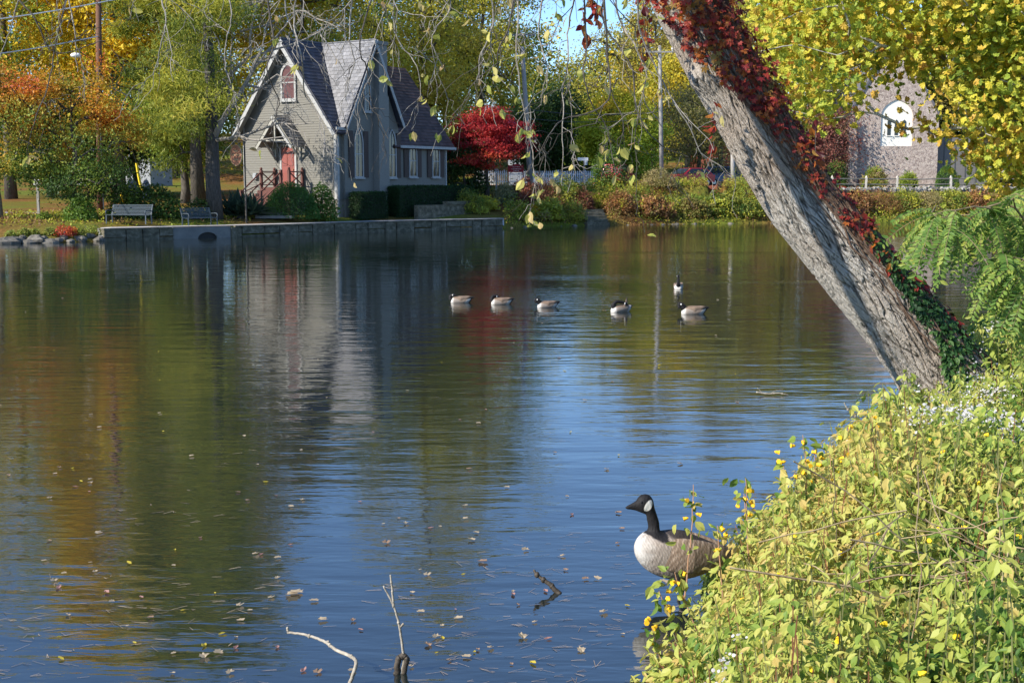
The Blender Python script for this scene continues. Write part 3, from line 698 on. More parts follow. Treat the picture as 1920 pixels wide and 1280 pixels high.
g = G(); g.tube([(.45, .1, -.2), (.45, .1, zz + .85)], .05, 8); g.bar((.5, .1, zz + .8), (-.45, .1, zz + .8), .05); g.bar((-.2, .08, zz + .6), (-.2, .08, zz + .8), .02); g.bar((.2, .08, zz + .6), (.2, .08, zz + .8), .02)
g.build('post', MATS['bark_far'], sg)
# ------------------------------------------------------------------ trees across the pond
def T(name, label, px, Y, ztop, r, palette, zbot=None, seed=0, rz=None, **k):
    b = on(px, Y); H = ztop - b[2]; zb = (zbot - b[2]) if zbot is not None else H * .3
    rzz = (H - zb) / 2; cx = k.pop('cx', 0.); cy = k.pop('cy', 0.)
    return tree(name, label, b, H, (cx, cy, zb + rzz), (r, r * k.pop('ry', .9), rzz), palette, seed=seed, **k)
PY = [GRN, LGR, YG, YEL, (.68, .46, .03), YG]
PY2 = [LGR, YG, YEL, (.85, .60, .03), (.80, .50, .03), YEL]
POL = [DGR, OLV, YG, (.40, .34, .06), YG, LGR]
PCY = [(.04, .07, .015), (.12, .17, .025), (.27, .30, .035), (.42, .42, .05), (.58, .46, .07)]
PRD = [(.16, .015, .02), (.30, .02, .03), (.44, .03, .035), (.56, .05, .04), (.64, .14, .04)]
PDG = [(.025, .05, .018), DGR, (.07, .13, .03), GRN]

T('maple_tree', 'tall golden yellow maple behind the brown utility pole at the left', 225, 98, 35, 7.2, PY2, 8, seed=1, nclus=215, nleaf=260, lsize=.31, trunk_r=.4, spread=.8)
T('maple_tree', 'tall yellow green maple at the far left edge behind the two white wires', 20, 96, 30, 6.8, PY, 7, seed=2, nclus=120, nleaf=240, lsize=.27, trunk_r=.4, spread=.8)
T('maple_tree', 'green and yellow tree between the golden maple and the feathery cypress, top out of view', 400, 108, 37, 6.5, PY, 9, seed=3, nclus=150, nleaf=250, lsize=.27, trunk_r=.35)
def hue_or(P, u, rng):
    z = P[:, 2]; return np.clip(.12 + .09 * (z - 2) + fbm(P * .55, 3) * .55 + rng.random(len(P)) * .25, 0, .99)
T('turning_tree', 'small tree turning from green to orange and red beside the brown utility pole', 140, 71, 9.4, 3.9, [DGR, (.09, .16, .03), (.22, .30, .04), (.38, .34, .05), (.58, .36, .04), ORA, (.50, .10, .03)], 1.7, seed=4, nclus=95, nleaf=240, lsize=.15, trunk_r=.14, spread=.5, huef=hue_or)
T('turning_tree', 'orange and green tree on a bare grey trunk at the left edge of the shore', -6, 70.3, 9.5, 2.9, [DGR, GRN, OLV, (.5, .25, .03), ORA], 3.4, seed=5, nclus=60, nleaf=230, lsize=.15, trunk_r=.23, spread=.5, huef=hue_or, cx=-.3, bark=mnoise('bark_grey', (.10, .09, .08), (.26, .24, .20), 9, .9, .7, (2, 2, 1)))
# feathery cypress
t = T('bald_cypress', 'feathery yellow green cypress with a dark trunk left of the grey house', 372, 88, 33, 5.0, PCY, 5.2, seed=6, nclus=150, nleaf=380, lsize=.38, trunk_r=.42, spread=.62, tmpl=NEEDLE, droop=1.1, csq=(1, 1, .55), cx=-1.7, up=.2, lob=.3,
      extra=None)
# second trunk with bare limbs reaching to the right in front of the house
b0 = on(402, 73.0); t = thing('bare_tree', 'dark tree with bare crooked grey limbs reaching over the roof of the house', 'tree', b0)
rng = np.random.default_rng(21); g = G()
def loc(px, py, Y): return at(px, py, Y) - b0
g.tube([(0, 0, -.2), loc(399, 340, 73) , loc(398, 280, 73), loc(396, 200, 73), loc(392, 100, 73), loc(386, 0, 73), loc(380, -380, 73)], [.5, .42, .38, .32, .27, .22, .06], 12); g.build('trunk', mnoise('bark_dark', (.03, .027, .025), (.11, .10, .09), 7, .9, .6, (3, 3, .5)), t, True)
def wander(p, q, n, amp, rng, sag=0):
    p = np.array(p, float); q = np.array(q, float); L_ = np.linalg.norm(q - p); tt = np.linspace(0, 1, n + 1)[:, None]
    j = np.cumsum(rng.normal(size=(n + 1, 3)), 0); j = j - j[0] - (j[-1] - j[0]) * tt
    return p * (1 - tt) + q * tt + j * amp * L_ / n + np.array((0, 0, -1)) * sag * L_ * np.sin(pi * tt)
def twigtree(g, P, r0, r1, rng, lv=2, n=5, ln=1.2, hang=0., k=5, spread=1., ends=None):
    rr = np.linspace(r0, r1, len(P)); g.tube(P, rr, k, cap=False)
    if ends is not None: ends.append((P, lv))
    if lv <= 0: return
    for i in range(n):
        f = .15 + .85 * (i + rng.random()) / n; x = f * (len(P) - 1); a = int(min(x, len(P) - 2)); s = P[a] + (P[a + 1] - P[a]) * (x - a)
        d = nrm(P[a + 1] - P[a]) * .9 + rng.normal(size=3) * .75 * spread; d[2] -= hang; d = nrm(d); L_ = ln * (.5 + rng.random())
        twigtree(g, wander(s, s + d * L_ + np.array((0, 0, -hang * L_ * .2)), 5, .3, rng), max(r0 * .5 * (1 - f * .5), r1), r1 * .7, rng, lv - 1, max(2, n - 1), ln * .55, hang, 4, spread, ends)
limbs = [((399, 262), (470, 140), (500, 60), .20), ((399, 262), (450, 255), (560, 262), .13), ((392, 200), (430, 150), (400, 60), .12), ((470, 140), (520, 70), (560, 20), .09),
         ((395, 180), (470, 100), (480, -40), .14), ((450, 258), (520, 232), (588, 230), .10), ((440, 190), (520, 140), (560, 150), .07), ((385, 60), (450, 20), (560, -30), .12), ((470, 110), (600, 60), (640, 120), .07), ((450, 60), (560, 20), (640, 60), .07), ((398, 90), (350, 70), (300, 100), .08)]
lg = G()
for i, (a, b_, c, r) in enumerate(limbs):
    Yo = [73, 72.5 - rng.random(), 71.5 - rng.random() * 1.5]
    P = np.vstack([wander(loc(*a, Yo[0] if i in (0, 1, 2, 4, 7) else 72.6), loc(*b_, Yo[1]), 5, .12, rng), wander(loc(*b_, Yo[1]), loc(*c, Yo[2]), 5, .15, rng)[1:]])
    twigtree(lg, P, r, .022, rng, 3, 4, 1.9, .35)
lg.build('limb', M_TWIG, t)
A = np.array([loc(rng.normal(380, 42), rng.uniform(-400, 205), 72 + rng.normal() * 1.6) for _ in range(72)] + [loc(rng.uniform(300, 372), rng.uniform(150, 250), 72 + rng.normal()) for _ in range(12)])
P = np.repeat(A, 330, 0) + rng.normal(size=(len(A) * 330, 3)) * (.62, .62, .34); g = G(); leaves(g, P, .30, NEEDLE, pal(PCY, np.repeat(rng.random(len(A)), 330) * .7 + rng.random(len(P)) * .3), rng, .2, droop=1.1); g.build('crown', M_LEAF, t)

T('tall_tree', 'yellow green tree rising behind the steep ridge of the grey house', 575, 108, 24, 5.5, PY, 6, seed=8, nclus=95, nleaf=230, lsize=.26, trunk_r=.35)
T('tall_tree', 'tall yellowish tree leaning over the right end of the grey house', 790, 99, 31, 5.4, [OLV, YG, (.42, .38, .05), (.55, .42, .05), (.5, .42, .08)], 4.5, seed=9, nclus=130, nleaf=230, lsize=.23, trunk_r=.32, spread=.75, cx=.2)
T('tall_tree', 'tall olive yellow tree behind the red maple', 900, 110, 28, 5.0, POL, 7, seed=10, nclus=100, nleaf=210, lsize=.25, trunk_r=.3, cx=.4)
T('green_tree', 'dark green shrubby tree against the right end wall of the grey house', 872, 93, 6.6, 1.9, PDG, 1.2, seed=11, nclus=50, nleaf=220, lsize=.17, trunk_r=.12, spread=.4)
T('japanese_maple', 'low spreading crimson maple between the grey house and the white fence', 912, 93.5, 7.9, 3.2, PRD, 4.4, seed=12, nclus=90, nleaf=300, lsize=.14, trunk_r=.16, spread=.36, lob=.5, csq=(1.5, 1.5, .35), huef=lambda P, u, r: np.clip(u * .9 - (P[:, 2] < 3.2) * -.25, 0, .99))
T('evergreen_tree', 'dark evergreen behind the leaning utility pole', 1010, 121, 11, 4.2, PDG, 3.4, seed=13, nclus=80, nleaf=260, lsize=.24, trunk_r=.3)
T('evergreen_tree', 'dark green tree left of the round yellowing tree', 1075, 124, 10.5, 3.4, PDG, 3.4, seed=14, nclus=70, nleaf=240, lsize=.24, trunk_r=.3)
T('round_tree', 'rounded tree turning from green to orange beside the straight utility pole', 1166, 108, 11.2, 3.5, [(.22, .32, .035), (.36, .46, .04), (.50, .54, .045), (.66, .54, .05), (.72, .36, .05)], 3.3, seed=15, nclus=110, nleaf=250, lsize=.20, trunk_r=.2, spread=.5, lob=.2,
  huef=lambda P, u, r: np.clip(.15 + .075 * (P[:, 2] - 2) + fbm(P * .6, 3) * .4 + r.random(len(P)) * .25, 0, .99))
T('olive_tree', 'olive brown loose tree right of the straight utility pole', 1310, 114, 12.5, 3.8, [OLV, (.25, .22, .08), (.30, .26, .10), YG], 4, seed=16, nclus=90, nleaf=140, lsize=.2, trunk_r=.22)
T('yellow_tree', 'yellow tree behind the crossarm of the straight utility pole', 1290, 126, 17.5, 4.5, [OLV, YG, (.5, .42, .05), YEL], 6, seed=17, nclus=90, nleaf=200, lsize=.26, trunk_r=.3)
T('conifer', 'pointed dark conifer below the patch of blue sky', 1065, 138, 14.5, 3.2, PDG, 4, seed=18, nclus=80, nleaf=240, lsize=.27, trunk_r=.25, tmpl=NEEDLE, lob=.2)
T('bare_tree', 'thinly leaved greyish tree right of the blue sky patch', 1135, 132, 18.5, 4.0, [(.30, .24, .10), YG, (.45, .36, .10)], 6, seed=19, nclus=90, nleaf=60, lsize=.24, trunk_r=.25, tip=.05)
T('tall_tree', 'tall brownish tree behind the top of the straight utility pole', 1225, 138, 25, 4.8, [OLV, (.28, .24, .07), (.40, .32, .08), YG], 8, seed=20, nclus=100, nleaf=150, lsize=.28, trunk_r=.3)
T('tall_tree', 'tall thin greyish tree just left of the leaning trunk', 1350, 132, 25, 5.4, [OLV, (.28, .24, .09), (.40, .33, .10), YG], 7, seed=21, nclus=100, nleaf=150, lsize=.27, trunk_r=.3)
T('tall_tree', 'olive tall tree behind the leaning trunk', 1470, 142, 25, 5.0, POL, 6, seed=22, nclus=100, nleaf=170, lsize=.27, trunk_r=.3)
T('pink_tree', 'dull pinkish red tree left of the stone church', 1548, 131, 10.8, 2.6, [(.14, .05, .04), (.28, .10, .08), (.36, .16, .12), OLV], 3.2, seed=23, nclus=60, nleaf=190, lsize=.2, trunk_r=.15)
T('tall_tree', 'tall green tree behind the left side of the stone church', 1600, 150, 25, 6, POL, 8, seed=24, nclus=90, nleaf=200, lsize=.3, trunk_r=.3)
T('tall_tree', 'dark green tree right of the stone church', 1890, 138, 22, 6, PDG + [OLV], 3, seed=25, nclus=110, nleaf=230, lsize=.3, trunk_r=.3)
T('tall_tree', 'green tree behind the roof of the stone church', 1770, 156, 25, 6, POL, 8, seed=26, nclus=90, nleaf=200, lsize=.3, trunk_r=.3)
T('park_tree', 'tree with a plain brown trunk on the lawn behind the two benches', 347, 92, 10, 3.6, [DGR, GRN, LGR, OLV], 4.6, seed=27, nclus=70, nleaf=200, lsize=.2, trunk_r=.34)
T('park_tree', 'dark green shade tree on the lawn behind the small post at the left', 95, 100, 10, 5.0, PDG, 2.9, seed=28, nclus=100, nleaf=230, lsize=.22, trunk_r=.3)
T('park_tree', 'green shade tree behind the yellow guy wire sleeve', 255, 106, 10, 4.6, PDG + [GRN], 4.2, seed=29, nclus=80, nleaf=230, lsize=.22, trunk_r=.3)
# distant wood on the rise : one mass
rng = np.random.default_rng(77); g = G(); gt = G()
pals = [PY, POL, PDG + [OLV], [OLV, (.30, .24, .08), (.42, .30, .08)], PDG]
for i in range(88):
    row = i % 2; px = -500 + (i // 2) * 66 + rng.random() * 40; Y = (150 if row == 0 else 172) + rng.random() * 16
    gap = math.exp(-((px - 1085) / 70.) ** 2)
    b = on(px, Y); H = (15 + rng.random() * 7 + row * 3 + (8 if px < 900 else 0)); H = H * (1 - .42 * gap); r = 3.6 + rng.random() * 1.8; p_ = pals[int(rng.integers(5))]
    A = crown_pts(b + np.array((0, 0, H * .56)), (r, r, H * .46), 60, rng, .35, .6)
    A = A[A[:, 2] > b[2] + .5]
    P = np.repeat(A, 75, 0) + rng.normal(size=(len(A) * 75, 3)) * .85
    u = np.repeat(rng.random(len(A)) * .55, 75) + rng.random(len(P)) * .45
    leaves(g, P, .42, RH, pal(p_, u), rng, .5, P - b - np.array((0, 0, H * .5)), .5)
    g.tube([b, b + np.array((0, 0, H * .6))], [.25, .1], 5, (.08, .07, .06))
tag(g.build('woodland', M_LEAF), 'distant autumn wood rising behind the street', 'woodland', kind='stuff')

# ------------------------------------------------------------------ shrubs and garden plants
def B(name, label, px, Y, rx, h, palette, seed, n=1800, ls=.13, **k):
    b = on(px, Y); return bush(name, label, b, (rx, rx * k.pop('ry', .8), h), palette, n, ls, seed, **k)
BOX = [(.012, .035, .010), (.02, .06, .015), (.035, .10, .02), (.055, .14, .03)]
b_ = on(545, 76.0); bush('round_shrub', 'dense clipped round green shrub in front of the wooden stairs', b_, (1.62, 1.3, 2.1), [(.03, .08, .02), (.06, .15, .03), (.10, .22, .04), (.15, .28, .05)], 9000, .09, 31, solid=True, lob=.10)
B('shrub', 'loose leafy rhododendron against the corner of the grey house', 602, 77.2, 1.0, 2.1, [DGR, GRN, (.10, .19, .04)], 32, 1500, .17)
def hedge(name, label, u0, u1, v, zb, zt, th, seed):
    rng = np.random.default_rng(seed); L_ = u1 - u0; c = HB + U2 * u0 + V2 * v; z0 = float(gz(c[0], c[1])); n = int(3300 * L_)
    t = thing(name, label, 'hedge', (c[0], c[1], z0)); H = zt - z0
    s = rng.random(n); P = np.stack([rng.random(n) * L_, (rng.random(n) - .5) * th, rng.random(n) * H], 1)
    fc = rng.integers(0, 4, n); P[fc == 0, 1] = -th / 2; P[fc == 1, 1] = th / 2; P[fc == 2, 2] = H; P[(fc == 3), 0] = np.where(rng.random((fc == 3).sum()) < .5, 0, L_)
    P = P + rng.normal(size=P.shape) * .035 + np.stack([P[:, 0] * 0, fbm(P * 1.3, 2) * .05, fbm(P * 1.1 + 9, 2) * .05], 1)
    g = G(M=HM); leaves(g, P, .075, RH, pal(BOX[:3], rng.random(n) * .9), rng, .3, P - np.array((L_ / 2, 0, H / 2)), .4); g.build('foliage', M_LEAF, t)
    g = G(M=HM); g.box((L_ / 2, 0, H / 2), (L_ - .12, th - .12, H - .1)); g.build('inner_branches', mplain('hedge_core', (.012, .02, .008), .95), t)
hedge('hedge', 'short dark clipped hedge between the house corner and the chimney', .5, 3.1, -1.0, 0, 2.35, .9, 41)
hedge('hedge', 'long dark clipped hedge under the two end windows of the grey house', 4.0, 11.8, -1.2, 0, 2.72, 1.0, 42)
# low planter wall
g = G(M=HM); 
g.box((8.2, -2.3, .25), (6.6, .3, 1.0)); g.box((9.6, -2.35, .85), (3.4, .36, .22)); o = g.build('planter_wall', M_STONE); o.location = HB; tag(o, 'low stone planter wall in front of the long dark hedge', 'wall')
B('shrub', 'dark needled shrub behind the left bench', 285, 72.5, 1.9, 2.1, PDG + [GRN], 33, 3200, .15)
B('shrub', 'pale green shrub behind the orange tree', 235, 73, 1.3, 2.0, [DGR, GRN, OLV], 34, 1800, .14)
B('shrub', 'small dark shrub at the foot of the cypress trunk', 372, 72.8, 1.0, 1.2, PDG, 35, 1300, .12)
B('shrub', 'round green shrub standing alone left of the left bench', 150, 69.4, 1.0, 1.3, [DGR, GRN, (.12, .22, .03)], 36, 1700, .13)
B('shrub', 'low shrub with yellow green leaves by the foot of the stairs', 452, 75.5, 1.0, 1.3, [GRN, LGR, YG], 37, 1200, .13)
B('shrub', 'tiny green tuft on the bare slope at the left', 80, 70.2, .45, .45, [GRN, LGR], 38, 300, .1)
for i, (p_, s_) in enumerate([(112, .5), (128, .4), (146, .35), (60, .3), (170, .5), (40, .35), (15, .3), (90, .35)]):
    B('creeping_plant', ['clump of scarlet leaves at the water line left of the stone wall', 'small red leaved clump right beside the scarlet one'][i] if i < 2 else 'small weedy green plant among the rocks at the left water line', p_, float(shoreY(p_)) + .8 + .2 * (i % 2), s_, s_ * 1.1, [RED, (.55, .08, .06), ORA] if i < 2 else [GRN, OLV, LGR, BRN], 300 + i, 260, .1, cat='plant', group=None if i < 2 else 'weeds among the shore rocks', stems=3)
# yucca
b = on(450, 74.6); t = thing('yucca', 'dark blue green spiky yucca clump at the foot of the steps', 'plant', b); rng = np.random.default_rng(3); g = G(); n = 420
d = nrm(rng.normal(size=(n, 3)) * (1, 1, .8)); d[:, 2] = np.abs(d[:, 2]) + .12; d = nrm(d); y = d; x = nrm(np.cross(y, (0, 0, 1.))); z = np.cross(x, y)
P = rng.normal(size=(n, 3)) * (.5, .4, .12) + (0, 0, .35)
leaves(g, P, 1.15, NEEDLE, pal([(.02, .045, .03), (.05, .09, .06), (.09, .15, .09)], rng.random(n)), rng, fr=(x, y, z)); g.build('foliage', M_LEAF, t)
g = G(); g.tube([(0, 0, -.1), (0, 0, .4)], [.25, .12], 8); g.build('stem', M_BARK, t)
# planted bank on the right half of the far shore
MX1 = [DGR, GRN, OLV, YG, LGR]; MX2 = [OLV, BRN, (.38, .18, .07), (.42, .22, .08), YG]; MX3 = [(.14, .05, .04), (.25, .07, .05), BRN, OLV]; MX4 = [OLV, (.30, .26, .10), (.42, .34, .16), TAN]
bank = [(880, 4.5, 1.3, 1.4, MX1, 'yellow green low shrub at the end of the long hedge'), (905, 6, 1.1, .9, [OLV, YG, YEL], 'low yellowing shrub under the red maple'),
 (948, 7.5, .9, 1.6, [(.2, .24, .12), (.36, .38, .2), TAN], 'pale ornamental grass beside the wooden post'), (985, 5.5, 1.2, 1.9, MX3, 'dark reddish bush right of the pale grass'),
 (1020, 4.6, 1.4, 2.2, MX3, 'large dark red brown bush below the white fence'), (1062, 4.4, 1.5, 2.2, MX1, 'dark green bush left of the shaded shore steps'), (1090, 3.6, 1.1, 1.6, MX3, 'red brown bush left above the shaded shore steps'),
 (975, 1.6, .9, 1.1, MX1, 'green plants at the water just right of the stone wall'), (1000, 2.0, .8, .8, [OLV, YEL, (.7, .38, .03)], 'low clump with bright orange yellow flowers'),
 (1030, 1.3, 1.1, 1.4, [OLV, YG, LGR, TAN], 'yellow green reedy clump at the water below the red brown bush'), (1072, 1.2, 1.1, 1.2, MX1, 'dark green clump at the water beside the shaded steps'),
 (1140, 8, 1.5, 3.1, [DGR, (.06, .13, .02), GRN, LGR], 'upright green shrub beside the parked pickup'), (1125, 5, 1.1, 1.0, [OLV, YG, (.5, .38, .05)], 'small yellow shrub on the grass above the shore steps'),
 (1165, 2.5, 1.3, 1.6, MX2, 'rusty low bush right of the shaded shore steps'), (1200, 4.5, 1.4, 1.7, MX1, 'green bush below the gap between the two vehicles'), (1225, 1.6, 1.4, 1.5, MX2, 'orange brown bush at the water below the red car'),
 (1235, 5.5, 1.5, 1.3, MX4, 'tan feathery bush left in front of the red car'), (1262, 3.0, 1.5, 1.3, MX1, 'grey green bush below the red car'), (1300, 4.0, 1.6, 1.2, [OLV, GRN, LGR, YG], 'light green bush in front of the red car'),
 (1302, 1.6, 1.3, 1.4, [DGR, OLV, BRN], 'dark olive bush at the water below the light green one'), (1348, 5.5, 1.5, 1.9, MX2, 'rusty brown bush right of the red car'), (1352, 2.0, 1.5, 1.7, MX1, 'dark green bush at the water right below the rusty brown one'),
 (1390, 4.2, 1.6, 2.6, [GRN, LGR, YG, OLV], 'bright green and yellow bush left of the leaning trunk'), (1400, 1.5, 1.3, 1.4, MX1, 'dark bush at the water left of the leaning trunk'),
 (1435, 4.5, 1.7, 2.7, MX2, 'rusty bush seen against the leaning trunk'), (1455, 2.0, 1.5, 1.8, MX1, 'green bush at the water against the leaning trunk'), (1490, 3.4, 1.6, 2.3, MX2, 'brown bush hidden partly by the leaning trunk'),
 (1610, 2.2, 1.5, 1.7, MX2, 'rusty bush at the water right of the leaning trunk'), (1650, 2.6, 1.6, 1.9, MX2, 'second rusty bush at the water right of the leaning trunk'), (1695, 2.8, 1.6, 1.7, MX1, 'green bush at the water below the split rail fence'),
 (1740, 2.6, 1.6, 1.6, MX4, 'tan bush at the water below the split rail fence'), (1785, 2.8, 1.6, 1.7, MX1, 'green bush at the water below the right fence posts'), (1560, 2.4, 1.6, 1.7, MX1, 'bush hidden behind the middle of the leaning trunk'), (1835, 2.6, 1.6, 1.6, MX2, 'brown bush at the water farthest right')]
for i, (p_, dt, r_, h_, pl_, lab) in enumerate(bank):
    B('shrub', lab, p_, float(shoreY(p_)) + dt, r_, h_, pl_, 50 + i, 2300, .15 if i % 3 else .19, lob=.5, group='shrubs on the planted far bank', tmpl=RH if i % 2 else LONG, stems=6)
# low undergrowth, one mass
rng = np.random.default_rng(9); n = 60000; px = np.concatenate([rng.uniform(945, 1900, n - 14000), rng.uniform(-100, 470, 14000)]); dt = rng.random(n) ** .8 * 9
dt[-14000:] = rng.random(14000) ** .6 * 14 + 1.9
Y = shoreY(px) + dt; X = qx(px) * Y; Z = gz(X, Y); hgt = np.abs(rng.normal(size=n)) * .35 * (1 + .8 * fbm(np.stack([X * .6, Y * .6, X * 0], -1), 2)); hgt[-14000:] *= .12
keep = ~((px > 1090) & (px < 1140) & (dt < 3.5)); P = np.stack([X, Y, Z + hgt], 1)[keep]
u = rng.random(len(P)) * .4 + .3 + fbm(P * .5, 2) * .6
g = G(); leaves(g, P, .15, RH, pal([OLV, GRN, YG, BRN, (.35, .20, .07), OLV], u), rng, .7); tag(g.build('undergrowth', M_LEAF), 'low mixed undergrowth and fallen leaves on the far bank', 'undergrowth', kind='stuff')
# shaded shore steps
t = thing('shore_steps', 'rough dark stone steps going down to the water between the bushes', 'steps', on(1118, float(shoreY(1118)) + 1.0))
for k in range(5):
    g = G(); b = on(1118, float(shoreY(1118)) + 1.0); A = at(1098 - 2 * k, 400, shoreY(1098) + .2 + .6 * k) - b; C = at(1140 - 3 * k, 400, shoreY(1138) + .2 + .6 * k) - b; A[2] = C[2] = .05 + .22 * k - b[2]
    g.bar(A, C, .6, .3); g.build('step', M_STONE, t)
# ------------------------------------------------------------------ street furniture and garden things across the pond
M_POLEB = mnoise('pole_brown', (.09, .045, .03), (.20, .10, .06), 6, .85, .4, (3, 3, .4)); M_POLEG = mnoise('pole_grey', (.20, .19, .18), (.40, .38, .36), 6, .85, .3, (3, 3, .4))
M_DK = mplain('dark_metal', (.05, .055, .06), .5); M_WHT = mplain('white_paint', (.75, .75, .75), .5); M_PORC = mplain('porcelain', (.6, .62, .66), .25)
def pole(label, px0, py0, px1, py1, Y, mat, arm=None, r=.16, top=None):
    a = at(px0, py0, Y); a[2] = float(gz(a[0], a[1])); b = at(px1, py1, Y); t = thing('utility_pole', label, 'utility pole', a)
    g = G(); g.tube([(0, 0, -.3), (b - a) * .5, b - a], [r * 1.15, r, r * .8], 12); g.build('pole', mat, t, True)
    if arm:
        c = at(arm[0], arm[1], Y) - a; g = G(); hx = arm[2]; g.box(c + (0, -.15, 0), (hx * 2, .1, .13)); g.bar(c + (-.6, -.1, 0), c + (0, -.1, -.7), .04); g.bar(c + (.6, -.1, 0), c + (0, -.1, -.7), .04); g.build('crossarm', mat, t)
        for s in arm[3]:
            g = G(); g.tube([c + (s * hx, -.15, .06), c + (s * hx, -.15, .18), c + (s * hx, -.15, .2), c + (s * hx, -.15, .34)], [.04, .05, .10, .07], 10); g.build('insulator', M_PORC, t)
    return t, a
tp, a = pole('tall brown utility pole behind the orange tree at the left', 186, 345, 184, -80, 82, M_POLEB, r=.2)
g = G(); g.bar(at(186, 152, 81.7) - a, at(240, 180, 82) - a, .07); g.box(at(190, 150, 81.7) - a, (.3, .2, .5)); g.build('bracket', M_DK, tp)
pole('weathered utility pole leaning left beside the hanging flags', 995, 345, 979, 88, 103, M_POLEG, (977, 66, 1.15, (-.9, 0, .9)), .2)
pole('straight grey utility pole right of the round tree', 1241, 340, 1237, 86, 104, M_POLEG, (1236, 98, 1.15, (-.9, .9)), .16)
pole('utility pole top with crossarm showing above the ridge of the grey house', 611, 300, 610, 40, 112, M_POLEG, (611, 62, 1.4, (-.95, 0, .95)), .17)
pole('short pale post behind the leaning trunk near the street', 1375, 345, 1373, 285, 104, M_POLEG, None, .17)
def wire(label, pts, r=.02, mat=None, name='wire'):
    g = G(); P = np.array(pts); 
    tt = np.linspace(0, 1, 24)[:, None]; Q = P[0] * (1 - tt) + P[-1] * tt; Q[:, 2] -= (np.sin(pi * tt)[:, 0]) * .35
    g.tube(Q, r, 4); return tag(g.build(name, mat or M_DK), label, 'cable')
M_WIRE = mplain('pale_wire', (.62, .64, .68), .4)
wire('upper pale overhead cable rising to the right at the top left corner', [at(-300, 68, 60), at(330, -25, 82)], .035, M_WIRE)
wire('lower pale overhead cable ending at the brown utility pole', [at(-300, 122, 60), at(186, 68, 82)], .035, M_WIRE)
wire('dark cable from the brown utility pole running behind the cypress', [at(186, 152, 82), at(420, 185, 98)], .03)
wire('dark cable sloping between the brown utility pole and the right', [at(250, 165, 84), at(420, 205, 100)], .02)
wire('thin dark cable between the leaning pole and the straight pole, upper', [at(984, 205, 103), at(1239, 210, 104)], .03)
wire('thin dark cable between the leaning pole and the straight pole, lower', [at(985, 222, 103), at(1239, 220, 104)], .025)
wire('yellow sleeve standing on a guy wire by the lawn', [at(268, 358, 84), at(256, 306, 84)], .09, mplain('yellow', (.75, .55, .02), .5), 'guy_wire_sleeve')
wire('thin guy wire rising from the yellow sleeve', [at(256, 306, 84), at(187, 60, 82)], .012, name='guy_wire')
# street lamp
a = at(150, 104, 80); a0 = np.array((a[0] - 1.0, a[1], float(gz(a[0] - 1, a[1])))); t = thing('street_lamp', 'white globe like street lamp head left of the brown utility pole', 'street lamp', at(186, 345, 82) * (1, 1, 0) + (0, -.2, float(gz(*at(186, 345, 82)[:2]))))
o_ = np.array(t.location); g = G(); g.tube([at(185, 150, 81.7) - o_, at(170, 110, 81) - o_, at(150, 98, 80.5) - o_], [.03, .03, .03], 6); g.tube([(.3, 0, -.2), at(185, 150, 81.7) - o_], [.04, .04], 6); g.build('arm', M_DK, t)
g = G(); g.sphere(at(142, 104, 80.2) - o_, (.33, .25, .16), 16, 8); g.build('lamp_head', mplain('milky', (.82, .84, .86), .3), t)
# small post with box at the left
a = at(72, 385, 76); a[2] = float(gz(a[0], a[1])); t = thing('box_post', 'small pale box on a grey post beside the garden path at the left', 'post', a)
top = at(72, 345, 76)[2] - a[2]; g = G(); g.box((0, 0, top / 2 - .1), (.14, .14, top)); g.build('post', M_POLEG, t); g = G(); g.box((0, -.04, top + .05), (.36, .28, .26)); g.box((0, -.04, top + .24), (.44, .34, .07), taper=.6); g.build('box', mplain('pale_box', (.42, .42, .40), .6), t)
# hydrant
a = on(228, 92); t = thing('hydrant', 'small yellow fire hydrant on the lawn left of the yellow sleeve', 'fire hydrant', a); MY = mplain('hydrant_yellow', (.75, .50, .02), .45)
g = G(); g.tube([(0, 0, -.1), (0, 0, .55), (0, 0, .6)], [.12, .12, .15], 12); g.sphere((0, 0, .6), (.14, .14, .16)); g.tube([(0, 0, .7), (0, 0, .82)], .04, 6); g.build('body', MY, t); g = G(); g.tube([(-.24, 0, .42), (.24, 0, .42)], .06, 8); g.tube([(0, -.22, .42), (0, 0, .42)], .07, 8); g.build('nozzle', MY, t)
# blurred blue grey urns / drums
for px, r_, lab in ((247, .42, 'large bluish drum on the lawn left of the yellow sleeve'), (274, .3, 'smaller bluish drum right behind the yellow sleeve')):
    a = on(px, 100); t = thing('drum', lab, 'drum', a); g = G(); g.tube([(0, 0, -.1), (0, 0, .1), (0, 0, 1.0), (0, 0, 1.35)], [r_ * .95, r_, r_, r_ * .55], 16); g.build('body', mplain('drum_blue', (.20, .24, .36), .5), t); g = G(); g.tube([(0, 0, 1.35), (0, 0, 1.42)], [r_ * .5, r_ * .3], 12); g.build('lid', MATS['drum_blue'], t)
# picket fence
M_PICK = mplain('picket_white', (.72, .72, .74), .6)
a = on(895, 105.5); b = on(1120, 106.5); t = thing('picket_fence', 'long white picket fence beyond the street right of the red maple', 'fence', a); g = G(); d = b - a; L_ = np.linalg.norm(d); d = d / L_; n = int(L_ / .16)
zz = float(gz(a[0], a[1]))
for i in range(n): p = d * (i * .16); p[2] = 0; g.box(p + (0, 0, .62), (.09, .03, 1.1)); g.box(p + (0, 0, 1.2), (.09, .03, .08), taper=.2)
g.build('pickets', M_PICK, t); g = G()
for z in (.35, .95): g.bar(np.array((0, .04, z)), d * L_ * (1, 1, 0) + (0, .04, z), .04, .08)
g.build('rail', M_PICK, t)
for i in range(0, n, 14): p = d * (i * .16); p[2] = 0; g = G(); g.box(p + (0, .1, .62), (.12, .12, 1.35)); g.build('post', M_PICK, t)
